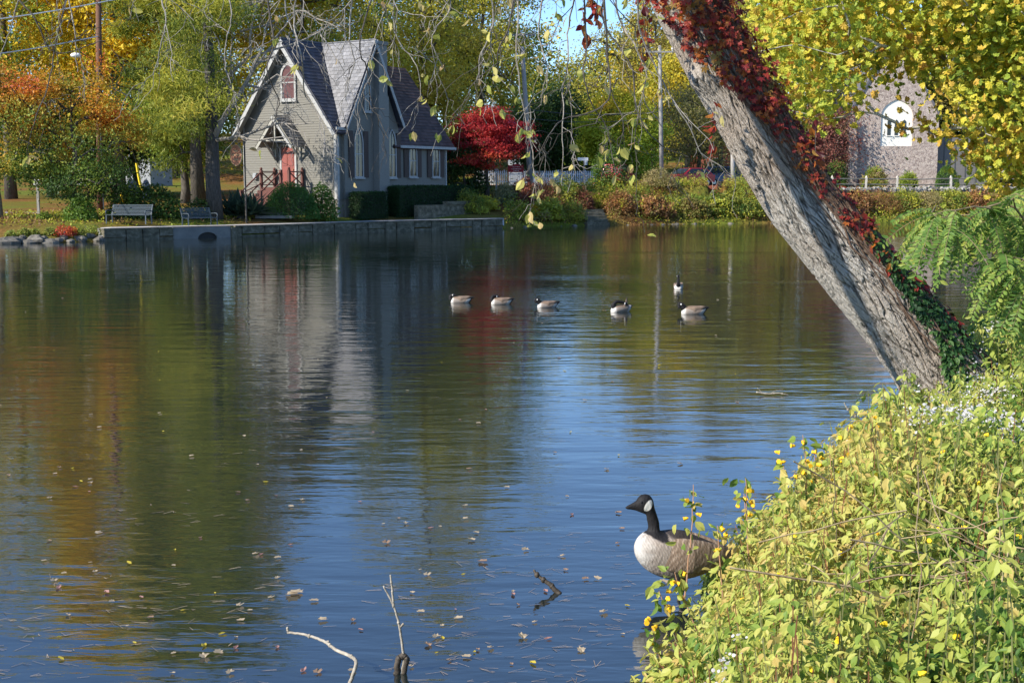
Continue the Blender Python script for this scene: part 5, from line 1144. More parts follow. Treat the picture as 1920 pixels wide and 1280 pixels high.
def creep(n, y0, y1, tha, thb, taper, size, tmpl, cols, off, drop=1.3, pw=1.):
    u = rng.random(n) ** pw; py = y0 + (y1 - y0) * u; s = s_of_y(py); mid, hw = taper(py); cl = fbm(np.stack([s * 1.3, np.zeros(n), np.zeros(n)], -1), 2) * .5
    th = mid + hw * (rng.random(n) * 2 - 1) ** 1 + cl * .5
    d = fbm(np.stack([s * 3, th * 1.6, np.zeros(n)], -1) + 3, 2); kp = d > -.22 - .5 * rng.random(n); s, th = s[kp], th[kp]; n = len(s)
    P, nn, t = onbark(s, th, off[0] + rng.random(n) ** 2 * off[1]); z = nrm(nn * .9 + rng.normal(size=(n, 3)) * .55 + (0, -.15, .25)); y = nrm(rng.normal(size=(n, 3)) * .6 + (0, 0, -drop)); y = nrm(y - z * (y * z).sum(1, keepdims=True)); x = np.cross(y, z)
    g = G(-LT0); c_ = pal(cols, np.clip(rng.random(n) * .75 + fbm(P * 2.5, 2) * .5 + .1, 0, .99)); leaves(g, P, size, tmpl, c_, rng, var=.45, fr=(x, y, z)); return g
PCR = [(.05, .012, .012), (.13, .018, .02), (.28, .03, .03), (.44, .06, .035), (.22, .07, .03), (.55, .17, .03), (.26, .20, .05)]
tp = lambda py: (np.interp(py, [-300, 0, 100, 200, 300, 400, 520, 620], [R(75), R(62), R(52), R(40), R(35), R(33), R(35), R(20)]), np.interp(py, [-300, 0, 100, 200, 300, 400, 520, 620], [R(95), R(78), R(62), R(56), R(42), R(34), R(20), R(14)]))
g1 = creep(2300, -300, 230, 0, 0, tp, .080, PALM5, PCR, (.03, .17)); g1.build('leaves', M_LEAFN, cr)
g1 = creep(620, 200, 470, 0, 0, tp, .065, PALM5, PCR, (.03, .10)); g1.build('leaves', M_LEAFN, cr)
g1 = creep(170, 440, 660, 0, 0, tp, .09, OV, PCR, (.03, .06)); g1.build('leaves', M_LEAFN, cr)
# hanging red runners
pts = []
for (a, b_, ln) in ((1205, 40, .8), (1215, 60, .6), (1340, 260, .45), (1530, 290, .4), (1100, 0, .5), (1120, 10, .35)):
    P0 = at(a, b_ - 60, TY - .5 if a > 1150 else 10); Q = wander(P0, P0 + (0, 0, -ln), 8, .1, rng); g = G(-LT0); g.tube(Q, .004, 4); g.build('runner', M_TWIGD, cr); pts += [q for q in Q for _ in range(2)]
pts = np.array(pts) + rng.normal(size=(len(pts), 3)) * .02
g = G(-LT0); leaves(g, pts, .10, OV, pal(PCR, rng.random(len(pts))), rng, 0, droop=1.5); g.build('leaves', M_LEAFN, cr)
iv = thing('ivy', 'dark green small leaved ivy on the right side of the leaning trunk near its foot', 'vine', LT0)
tp2 = lambda py: (np.interp(py, [470, 560, 650, 720, 800], [R(38), R(50), R(58), R(70), R(95)]), np.interp(py, [470, 560, 650, 720, 800], [R(10), R(17), R(24), R(45), R(70)]))
PIV = [(.02, .06, .02), (.035, .10, .03), (.06, .15, .04), (.12, .22, .06)]
g1 = creep(3000, 470, 800, 0, 0, tp2, .062, OV, PIV, (.02, .05), .6, .75); g1.build('leaves', M_LEAFN, iv)
tp3 = lambda py: (R(5) + 0 * py, R(35) + 0 * py); g1 = creep(600, 560, 790, 0, 0, tp3, .055, OV, PIV[:2], (.02, .05), .6); g1.build('leaves', M_LEAFN, iv)
tp4 = lambda py: (R(125) + 0 * py, R(50) + 0 * py); g1 = creep(500, 730, 800, 0, 0, tp4, .07, OV, [(.10, .18, .05), (.26, .34, .08)], (.02, .06), .6); g1.build('leaves', M_LEAFN, iv)
g = G(-LT0)
for i in range(26):
    s0 = s_of_y(800); s1 = s_of_y(470 + rng.random() * 250); n = 30; s = np.linspace(s0, s1, n); th = R(95) + (R(30 + 25 * rng.random()) - R(95)) * np.linspace(0, 1, n) + np.cumsum(rng.normal(size=n) * .04); P, nn, _ = onbark(s, th, np.full(n, .022)); g.tube(P, .004, 4)
g.build('stem', M_TWIGD, iv)

# ------------------------------------------------------------------ sycamore at the right
PSY = [(.20, .28, .04), (.34, .43, .06), (.50, .54, .07), (.68, .60, .07), (.74, .52, .08), (.55, .28, .06)]
rng = np.random.default_rng(14); b0 = np.array((13.2, 29.0, 0.)); b0[2] = float(bz(b0[0], b0[1])); A = []
xl = [1395, 1450, 1500, 1560, 1600, 1640, 1680, 1720, 1750, 1770, 1800, 1830, 1860, 1900, 1960, 2100, 2400]; yl_ = [70, 175, 190, 190, 155, 105, 100, 100, 112, 135, 225, 275, 315, 360, 400, 380, 300]
while len(A) < 300:
    px, py = rng.uniform(1405, 2080), rng.uniform(-120, 400)
    if py < np.interp(px, xl, yl_) and not (px < 1440 and py > 120): A.append(at(px, py, 25.5 + rng.random() * 5.5) - b0)
for _ in range(150): A.append(at(rng.uniform(1420, 2600), rng.uniform(-560, -100), 24.5 + rng.random() * 8) - b0)
for px, py in ((1684, 232), (1745, 250), (1735, 225), (1540, 225), (1455, 215)): A.append(at(px, py, 27) - b0)
A = np.array(A); t = thing('sycamore', 'big sycamore with yellow green leaves filling the upper right corner', 'tree', b0)
g = G(); trk = np.array([(0, 0, -.3), (-.1, 0, 1.2), (-.4, -.1, 2.6), (-.9, -.2, 4.2), (-1.6, -.4, 6), (-2.2, -.5, 8), (-2.6, -.6, 10)])
grow(g, trk, [.42, .36, .32, .28, .22, .16, .08], A, rng, tip=.012, arch=.10, pw=.5, rmax=.2, wob=.2); g.build('trunk', mnoise('sycamore_bark', (.16, .14, .10), (.58, .56, .50), 2.2, .85, .4, (1, 1, .5)), t, True)
P = []; ci = []
for i, a in enumerate(A): 
    k = int((76 if i < 300 else 45) * (.5 + rng.random())) if i < 450 else 16; sp_ = .42 if i < 450 else .15
    P.append(a + rng.normal(size=(k, 3)) * sp_ * (1, 1, .8)); ci.append(np.full(k, i))
P = np.vstack(P); ci = np.concatenate(ci); u = rng.random(len(A))[ci] * .35 + rng.random(len(P)) * .6 + fbm(P * .6, 2) * .35
u = np.where(ci >= 450, .75 + rng.random(len(P)) * .25, u)
g = G(); leaves(g, P, .15, MAPLE, pal(PSY, u), rng, .35, droop=.9, var=.4); g.build('crown', M_LEAFN, t)
# near twig of large maple leaves, top right corner
# ------------------------------------------------------------------ young locust with feathery leaves
rng = np.random.default_rng(15); b0 = np.array((5.6, 10.6, 0.)); b0[2] = float(bz(b0[0], b0[1])); t = thing('locust_sapling', 'young tree with drooping feathery green leaves at the right edge above the thicket', 'tree', b0)
poly = [(1735, 380), (1770, 368), (1830, 385), (1880, 372), (1940, 350), (2040, 320), (2080, 620), (1940, 585), (1880, 555), (1865, 505), (1825, 470), (1785, 432), (1740, 405)]
def inside(px, py):
    c = False; n = len(poly)
    for i in range(n):
        (x1_, y1_), (x2_, y2_) = poly[i], poly[(i + 1) % n]
        if (y1_ > py) != (y2_ > py) and px < (x2_ - x1_) * (py - y1_) / (y2_ - y1_) + x1_: c = not c
    return c
A = []
while len(A) < 85:
    px, py = rng.uniform(1690, 2080), rng.uniform(300, 640)
    if inside(px, py): A.append(at(px, py, 9.6 + rng.random() * 1.6) - b0)
A = np.array(A); g = G(); trk = np.array([(0, 0, -.2), (-.02, 0, .7), (-.1, 0, 1.4), (-.3, -.05, 2.0), (-.4, -.1, 2.6), (-.35, -.1, 3.4)]); 
grow(g, trk, [.06, .05, .04, .032, .022, .01], A, rng, tip=.0035, arch=.08, pw=.5, rmax=.03, wob=.1, pen=.1); g.build('trunk', mnoise('sapling_bark', (.12, .09, .05), (.28, .22, .13), 20, .8, .3), t, True)
g = G(); gl = G(); LFV = (LONG[0] * (1.5, 1, 1), LONG[1])
for a in A:
    for q in range(int(rng.integers(3, 6))):
        d = rng.normal(size=3) * (1, .8, .5); d[0] -= .3; d[2] -= .6; d = nrm(d); Lr = .26 + rng.random() * .16; n = 17; tt = np.linspace(0, 1, n)[:, None]
        Q = a + d * Lr * tt + np.array((0, 0, -.2)) * tt ** 2; g.tube(Q[::3], .0022, 3, cap=False)
        tan_ = nrm(np.gradient(Q, axis=0)); side = nrm(np.cross(tan_, nrm(rng.normal(size=3) * .5 + (0, -.3, 1.)))); upn = np.cross(side, tan_)
        for s in (-1, 1):
            y = nrm(side * s + tan_ * .45 + (0, 0, -.15)); z = nrm(upn + rng.normal(size=(n, 3)) * .45); x = nrm(np.cross(y, z)); z = np.cross(x, y)
            cc = pal([(.07, .15, .03), (.14, .25, .045), (.26, .36, .07), (.48, .48, .10)], np.clip(rng.random() * .6 + rng.random(n) * .4, 0, .99)); leaves(gl, Q[1:], .056, LFV, cc[1:], rng, var=.3, fr=(x[1:], y[1:], z[1:]))
g.build('leaf_stalks', MATS['sapling_bark'], t); gl.build('leaves', M_LEAFN, t)

# ------------------------------------------------------------------ thicket of jewelweed on the near bank
rng = np.random.default_rng(16)
def ztop(X, Y):
    o = X - edgeX(Y); z = np.interp(o, [-.4, -.05, .3, .7, 1.1, 3, 6], [.08, .50, .90, 1.12, 1.2, 1.32, 1.7]); z = z + np.interp(Y, [3, 6, 14, 17, 24], [-.05, 0, 0, .25, .4]) * np.clip(o, 0, 1)
    z = z - .28 * np.exp(-((Y - 8.1) / .75) ** 2) * np.exp(-((X - 1.2) / .38) ** 2) - .24 * np.interp(Y, [8, 9.5, 12.5, 14], [0, 1, 1, 0]) * np.clip(o - .6, 0, 1) - .42 * np.exp(-((Y - 13.2) / 1.0) ** 2) * np.exp(-((X - 4.4) / .9) ** 2)
    return z + fbm(np.stack([X * 1.1, Y * 1.1, X * 0], -1), 3) * .34 * np.clip(o + .5, 0, 1)
def samp(n, Y0=3.4, Y1=26., o0=-.4, o1=5.5):
    Y = Y0 * (Y1 / Y0) ** rng.random(n); o = o0 + (o1 - o0) * rng.random(n) ** 1.25; X = edgeX(Y) + o; px = 960 + 2400 * X / Y; k = px < 2080; return X[k], Y[k], o[k]
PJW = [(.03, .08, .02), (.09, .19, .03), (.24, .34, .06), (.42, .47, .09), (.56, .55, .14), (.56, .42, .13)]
def plants(n, Y0, Y1, o0, o1, nl, ls, pals, g, gs, spread=.11, hm=1.0):
    X, Y, o = samp(n, Y0, Y1, o0, o1); zt = ztop(X, Y) * (1 + rng.normal(size=len(X)) * .10) * hm + .03; gnd = np.maximum(bz(X, Y), 0)
    for x, y, z1, z0 in zip(X, Y, zt, gnd):
        if z1 - z0 < .08: continue
        k = int(nl * (.6 + .8 * rng.random())); L_ = min(z1 - z0, .55); t = rng.beta(1.6, 1.0, k); a = rng.random(k) * 6.283; lean = rng.normal(size=2) * .10
        rad = spread * (1.25 - t) * np.sqrt(rng.random(k)) * 1.6; zz = z1 - L_ * (1 - t)
        P = np.stack([x + lean[0] * t + np.cos(a) * rad, y + lean[1] * t + np.sin(a) * rad, zz], 1)
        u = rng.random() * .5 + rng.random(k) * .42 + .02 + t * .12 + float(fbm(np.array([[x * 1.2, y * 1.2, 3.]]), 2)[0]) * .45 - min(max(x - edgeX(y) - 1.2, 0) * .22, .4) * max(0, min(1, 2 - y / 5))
        out = np.stack([np.cos(a), np.sin(a), a * 0 + .8], 1); nz_ = nrm(out * .7 + rng.normal(size=(k, 3)) * .55 + (-.25, -.2, .35)); yy = nrm(np.stack([np.cos(a), np.sin(a), a * 0 - .75], 1) + rng.normal(size=(k, 3)) * .35); yy = nrm(yy - nz_ * (yy * nz_).sum(1, keepdims=True)); xx = np.cross(yy, nz_)
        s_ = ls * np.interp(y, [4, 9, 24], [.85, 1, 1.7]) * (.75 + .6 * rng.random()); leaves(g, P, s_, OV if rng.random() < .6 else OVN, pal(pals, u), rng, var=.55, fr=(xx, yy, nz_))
        gs.append((np.array([(x, y, z0 - .02), (x + lean[0] * .4, y + lean[1] * .4, (z0 + z1) / 2), (x + lean[0], y + lean[1], z1 - .01)]), rng.random()))
OVN = (OV[0] * (.62, 1, 1), OV[1])
g = G(); stem_l = []
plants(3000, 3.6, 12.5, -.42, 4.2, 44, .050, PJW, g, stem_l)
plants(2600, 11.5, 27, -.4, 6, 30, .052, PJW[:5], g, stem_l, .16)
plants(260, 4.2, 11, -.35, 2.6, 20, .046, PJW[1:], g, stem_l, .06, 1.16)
for P_, c_ in stem_l: g.tube(P_, [.005, .004, .0025], 3, (.36, .36, .15) if c_ < .7 else (.38, .17, .10), cap=False)
# stems
X, Y, o = samp(300, 3.8, 16, -.2, 4.5); 
for x, y in zip(X, Y):
    zt_ = float(ztop(x, y)); b_ = float(bz(x, y)); q = np.array((x, y, max(b_, 0))); e_ = np.array((x, y, zt_ - .02)) + rng.normal(size=3) * (.12, .12, .03); g.tube(wander(q, e_, 3, .08, rng), [.005, .004, .003, .002], 3, (.34, .30, .13) if rng.random() < .7 else (.35, .14, .08), cap=False)
jw = tag(g.build('jewelweed_thicket', M_LEAFN), 'dense sunlit yellow green jewelweed thicket along the near bank', 'thicket', kind='stuff')
# taller flowering stalks at its edge
def fl(g, p, rng, c=(.85, .48, .02), s=.02):
    d = nrm(rng.normal(size=3) * (1, 1, .3)); g.tube([p - d * s * .9, p - d * s * .3, p + d * s * .3, p + d * s * .9], [s * .15, s * .55, s * .6, s * .85], 6, c)
stalks = [(1300, 908, 1292, 1010, 8.3), (1398, 895, 1405, 1010, 8.2), (1505, 815, 1512, 930, 8.6), (1528, 850, 1530, 940, 8.8), (1640, 790, 1650, 870, 9.6), (1700, 772, 1700, 860, 10), (1470, 870, 1470, 960, 8.4), (1345, 985, 1350, 1060, 7.9), (1235, 1105, 1260, 1180, 7.4), (1222, 1175, 1240, 1240, 7.0), (1555, 842, 1560, 920, 9.0), (1265, 1072, 1290, 1140, 7.6), (1395, 925, 1400, 1000, 8.4), (1590, 800, 1595, 880, 9.2)]
for i, (a, b_, c_, d_, Yd) in enumerate(stalks):
    p1, p0_ = at(a, b_, Yd), at(c_, d_, Yd); base = p0_ + (p0_ - p1) * 1.2; base[2] = min(base[2], p0_[2]); t = thing('jewelweed_stalk', 'taller jewelweed stalk with orange yellow flowers rising from the edge of the thicket', 'plant', base, group='flowering stalks at the thicket edge')
    Q = wander(base, p1, 10, .05, rng) ; g = G(-base); g.tube(Q, np.linspace(.006, .0025, 11), 5); g.build('stem', mplain('pink_stem', (.42, .24, .14), .6) if 'pink_stem' not in MATS else MATS['pink_stem'], t)
    n = 26; tt = rng.random(n) ** .7; P = p0_ + (p1 - p0_) * (tt[:, None] * 1.25 - .25) + rng.normal(size=(n, 3)) * .035; g = G(-base); leaves(g, P, .07, OV, pal(PJW[1:], rng.random(n)), rng, .2, droop=1.1); g.build('leaves', M_LEAFN, t)
    for q in range(4):
        g = G(-base); fl(g, p0_ + (p1 - p0_) * (.3 + .75 * rng.random()) + rng.normal(size=3) * .035, rng); g.build('flower', M_VC, t)
g = G(); X, Y, o = samp(900, 4, 10.5, -.2, 2.6); Z = ztop(X, Y) + .01
for x, y, z in zip(X[:60], Y, Z): fl(g, np.array((x, y, z)) + rng.normal(size=3) * .02, rng, (.88, .50 + rng.random() * .15, .02), .015)
tag(g.build('jewelweed_flowers', M_VC), 'tiny orange yellow flowers scattered over the thicket', 'flowers', kind='stuff')
# white asters
HEX = (np.array([(cos(i * pi / 3), sin(i * pi / 3), 0) for i in range(6)] + [(0, 0, .1)]), [np.array([[6, i, (i + 1) % 6] for i in range(6)])])
def asters(cx, cy, r, n, seed):
    rng = np.random.default_rng(seed); X = cx + rng.normal(size=n) * r; Y = cy + rng.normal(size=n) * r * 1.2; cl = fbm(np.stack([X * 5, Y * 5, X * 0], -1), 2) > .12; X, Y = X[cl], Y[cl]; Z = ztop(X, Y) + .10 + rng.random(len(X)) * .14 + .05 * fbm(np.stack([X * 4, Y * 4, X * 0], -1), 2)
    return np.stack([X, Y, Z], 1)
rng = np.random.default_rng(18); g = G()
for (px, py, r_, n) in ((1790, 795, .16, 700), (1850, 780, .22, 800), (1900, 840, .25, 700), (1880, 740, .25, 500), (1760, 830, .12, 250), (1840, 860, .25, 300), (1232, 1255, .07, 260), (1370, 1255, .10, 160), (1905, 650, .3, 300), (1870, 690, .25, 250)):
    Yg = 1.75 * 2400 / (py - 345); Xg = (px - 960) / 2400 * Yg; P = asters(Xg, Yg, r_, n, px)
    if px < 1400: P = P + (0, 0, .02)
    leaves(g, P, .006 if px < 1400 else .009, HEX, pal([(.62, .60, .62), (.8, .78, .78), (.55, .5, .5)], rng.random(len(P))), rng, 1.0, np.tile((-.4, -.5, .5), (len(P), 1)), .6)
tag(g.build('aster_flowers', M_LEAFN), 'white aster blossom frothing over the bank near the foot of the leaning trunk', 'flowers', kind='stuff')
# dry stems low at the right
g = G(); 
for i in range(45):
    a = at(rng.uniform(1560, 1930), rng.uniform(960, 1300), 4.6 + rng.random() * 1.6); d = nrm(rng.normal(size=3) * (1, .5, .5) + (0, 0, .3)); g.tube(wander(a - d * .2, a + d * (.15 + rng.random() * .35), 5, .12, rng), .0022 + rng.random() * .002, 4)
tag(g.build('dry_stems', mnoise('dry_stem', (.12, .07, .05), (.42, .34, .18), 20, .8, .2)), 'thin dry brown and straw stems tangled in the thicket at the lower right', 'stems', kind='stuff')
# ------------------------------------------------------------------ geese
M_GOOSE, nt, b = newmat('feathers'); L = nt.links.new
at_ = N(nt, 'ShaderNodeAttribute', attribute_name='col'); ab = N(nt, 'ShaderNodeAttribute', attribute_name='bar'); tc = N(nt, 'ShaderNodeTexCoord')
mp = N(nt, 'ShaderNodeMapping'); mp.inputs['Rotation'].default_value = (0, .5, 0); L(tc.outputs['Object'], mp.inputs[0])
wn = N(nt, 'ShaderNodeTexWave', Scale=17, Distortion=5); wn.inputs['Detail'].default_value = 3; wn.inputs['Detail Scale'].default_value = 2.5; L(mp.outputs[0], wn.inputs['Vector'])
nz = N(nt, 'ShaderNodeTexNoise', Scale=45, Detail=4); mp2 = N(nt, 'ShaderNodeMapping'); mp2.inputs['Scale'].default_value = (1.4, 1, .45); L(tc.outputs['Object'], mp2.inputs[0]); L(mp2.outputs[0], nz.inputs['Vector'])
mr = N(nt, 'ShaderNodeMapRange'); L(wn.outputs['Fac'], mr.inputs[0]); mr.inputs[3].default_value = .86; mr.inputs[4].default_value = 1.14
mr2 = N(nt, 'ShaderNodeMapRange'); L(nz.outputs['Fac'], mr2.inputs[0]); mr2.inputs[3].default_value = .6; mr2.inputs[4].default_value = 1.4
mm = N(nt, 'ShaderNodeMath', operation='MULTIPLY'); L(mr.outputs[0], mm.inputs[0]); L(mr2.outputs[0], mm.inputs[1])
vm = N(nt, 'ShaderNodeVectorMath', operation='SCALE'); L(at_.outputs['Color'], vm.inputs[0]); L(mm.outputs[0], vm.inputs['Scale'])
sp = N(nt, 'ShaderNodeSeparateColor'); L(at_.outputs['Color'], sp.inputs[0])
# only the brown feathers are barred: white and black keep their plain colour
g1_ = N(nt, 'ShaderNodeMapRange'); L(sp.outputs[0], g1_.inputs[0]); g1_.inputs[1].default_value = .03; g1_.inputs[2].default_value = .08; g2_ = N(nt, 'ShaderNodeMapRange'); L(sp.outputs[0], g2_.inputs[0]); g2_.inputs[1].default_value = .55; g2_.inputs[2].default_value = .35
g3_ = N(nt, 'ShaderNodeMath', operation='MULTIPLY'); L(g1_.outputs[0], g3_.inputs[0]); L(g2_.outputs[0], g3_.inputs[1])
mx = N(nt, 'ShaderNodeMix', data_type='RGBA'); L(g3_.outputs[0], mx.inputs[0]); L(at_.outputs['Color'], mx.inputs[6]); L(vm.outputs[0], mx.inputs[7]); L(mx.outputs[2], b.inputs['Base Color'])
b.inputs['Roughness'].default_value = .7; b.inputs['Specular IOR Level'].default_value = .25
bp = N(nt, 'ShaderNodeBump', Strength=.8, Distance=.008); L(nz.outputs['Fac'], bp.inputs['Height']); L(bp.outputs[0], b.inputs['Normal'])
BLK = (.012, .011, .012); WHI = (.50, .475, .44); BRO = (.19, .13, .09); LBR = (.27, .21, .165); GRY = (.28, .235, .20)
def crs(A, n):
    return smooth(A, n)
def loft(g, rings, colf, nr=110, ns=40, sc=1 / 270., org=(0, 0), egg=0.):
    # rings: (lower/front point x,z ; upper/back point x,z ; half width) in picture units, z up
    Rg = np.array(rings, float); Rs = crs(Rg, nr); a = (Rs[:, 0:2] - org) * sc; b_ = (Rs[:, 2:4] - org) * sc; w_ = np.maximum(Rs[:, 4] * sc, .001)
    c = (a + b_) / 2; h = (b_ - a) / 2; th = np.arange(ns) / ns * 2 * pi
    x = c[:, None, 0] + h[:, None, 0] * np.cos(th); z = c[:, None, 1] + h[:, None, 1] * np.cos(th); y = w_[:, None] * np.sin(th) * (1 - egg * np.cos(th))
    V = np.stack([x, y, z], -1); i = np.arange(nr - 1)[:, None] * ns; j = np.arange(ns)[None]; f = np.stack([i + j, i + (j + 1) % ns, i + ns + (j + 1) % ns, i + ns + j], -1).reshape(-1, 4)
    t = np.linspace(0, len(rings) - 1, nr)[:, None] * np.ones((1, ns)); C = colf(V, t, np.cos(th)[None] * np.ones((nr, 1)))
    g.add(V.reshape(-1, 3), [f, np.array([list(range(ns))[::-1]]), np.array([list(range((nr - 1) * ns, nr * ns))])], C.reshape(-1, 3)); return V
def mixc(a, b_, k): k = np.clip(k, 0, 1)[..., None]; return np.array(a) * (1 - k) + np.array(b_) * k
FOOT = (1272, 1125)
prof = [(1167.5,940,1167.5,938,1),(1171,942,1172,935,3),(1178,943,1180,931,4.5),(1187,945,1188,926,6.5),(1192,947,1192,920,9),(1197,949,1198,915.5,11.5),(1202,951,1206,914,12.3),(1206,953,1214,917,12),(1208,957,1220,926,11),(1209,964,1223,940,9.5),(1211,973,1228,955,9.2),(1211,980,1232,968,9.6),(1208,986,1233,978,11),(1200,991,1235,985,17),(1190,1002,1243,989,25),(1185,1018,1254,987,32),(1190,1038,1268,985.5,37),(1206,1058,1283,989,39),(1229,1072,1301,996,40),(1256,1080,1320,1004,38),(1286,1080,1340,1013,33),(1320,1071,1357,1023,25),(1350,1059,1373,1033,17),(1376,1052,1385,1040,13),(1399,1047,1400,1043,11)]
rings = [((a - FOOT[0]), -(b_ - FOOT[1]), (c - FOOT[0]), -(d - FOOT[1]), w_) for a, b_, c, d, w_ in prof]
def gcol(V, t, ct):
    x = V[..., 0] * 270 + FOOT[0]; y = FOOT[1] - V[..., 2] * 270; n = fbm(V * 30, 2) * 5
    C = mixc(GRY, LBR, (x - 1240 + n) / 30); C = mixc(C, BRO, (x - 1262 + n * 2) / 40)
    C = mixc(C, WHI, (1226 - x - np.abs(y - 1010) * .12 + n * 4) / 42)          # pale breast
    C = mixc(C, WHI, (x - 1325) / 12 * (y > 1040)); C = mixc(C, BLK, (x - 1368) / 6)
    C = mixc(C, (.045, .035, .03), ((-(y - 990) + (x - 1240) * .42) / 5) * (x > 1238) * (x < 1340))     # dark back
    neck = (989 + (x - 1203) * .40 + n * .5 - y) / 3; C = mixc(C, BLK, np.where(x < 1245, neck, 0))
    d = ((x - 1208.5) / 8.5) ** 2 + ((y - 934) / 11) ** 2; sh_ = (x - 1208) * .5 + (y - 934); ck = (1 - (((x - 1209 + (y - 934) * .35) / 7.5) ** 2 + ((y - 934) / 11.5) ** 2)) * 5
    C = mixc(C, (.66, .63, .57), ck * (t < 10)); return C
gb = np.array(atz(1272, 1119, 0.0)); gb = np.array((gb[0], gb[1], -.03))
gs = thing('goose', 'large goose with black neck and white cheek standing in the shallows at the thicket edge', 'goose', gb)
g = G(); loft(g, rings, gcol, 200, 72, egg=-.12); g.build('body', M_GOOSE, gs, True)
# folded wings with layered feather edges
for s in (-1, 1):
    g = G(); rows = []
    wr = [(1226,1040,1236,1006,3),(1236,1052,1246,998,10),(1256,1060,1266,993,14),(1285,1062,1295,996,14),(1315,1060,1325,1004,12),(1345,1052,1352,1014,9),(1372,1044,1376,1026,6),(1398,1036,1399,1030,2)]
    wr = [((a - FOOT[0]), -(b_ - FOOT[1]), (c - FOOT[0]), -(d - FOOT[1]), w_) for a, b_, c, d, w_ in wr]
    def wcol(V, t, ct):
        x = V[..., 0] * 270 + FOOT[0]; y = FOOT[1] - V[..., 2] * 270
        e = np.abs(np.mod(x * .085 + y * .05 + fbm(V * 11, 2) * 1.3, 1) - .5) * 2
        C = mixc((.17, .12, .085), (.27, .20, .15), np.clip((e - .3) * 1.4, 0, 1)); C = mixc(C, (.42, .34, .27), (e - .8) * 3); C = mixc(C, (.05, .04, .035), (x - 1345) / 18); return C
    loft(g, wr, wcol, 90, 30)
    g.V = [v + np.array((0, s * .105, 0)) * np.interp(v[:, 0] * 270 + FOOT[0], [1226, 1290, 1345, 1400], [.92, 1.13, .72, .22])[:, None] for v in g.V]; g.build('wing', M_GOOSE, gs, True)
M_EYE = mplain('eye', (.01, .008, .006), .08); M_LEG = mnoise('leg_skin', (.02, .02, .02), (.07, .065, .06), 40, .6, .3)
g = G(); 
for s in (-1, 1): g.sphere(((1196.5 - FOOT[0]) / 270, s * .039, (FOOT[1] - 927) / 270), .0075, 12, 8)
g.build('eye', M_EYE, gs)
for s, dx, tilt in ((-1, -.02, .0), (1, .035, -.02)):
    hip = np.array((.0 + dx, s * .06, .20)); kn = np.array((.03 + dx, s * .06, .115)); an = np.array((.0 + dx, s * .062, .015))
    g = G(); g.tube(smooth([hip + (-.01, 0, .03), hip, (hip + kn) / 2, kn, (kn + an) / 2, an], 18), np.interp(np.linspace(0, 1, 18), [0, .3, .5, .62, .8, 1], [.045, .03, .014, .015, .010, .012]), 12)
    toes = [(-.085, -.045), (-.105, .0), (-.085, .045)]; V = [an + (.0, 0, -.003)]
    for tx, ty in toes: V.append(an + (tx, ty, -.012)); g.tube([an, an + (tx * .6, ty * .6, -.002), an + (tx, ty, -.012)], [.009, .007, .004], 6)
    g.tube([an, an + (.03, 0, -.006)], [.007, .003], 5)
    V = np.array(V); g.add(np.vstack([V, V - (0, 0, .003)]), [np.array([[0, 1, 2], [0, 2, 3], [4, 6, 5], [4, 7, 6]])]); g.build('leg', M_LEG, gs, True)
gs.scale = (1.0, 1.0, 1.0); gs.rotation_euler = (0, 0, .10)

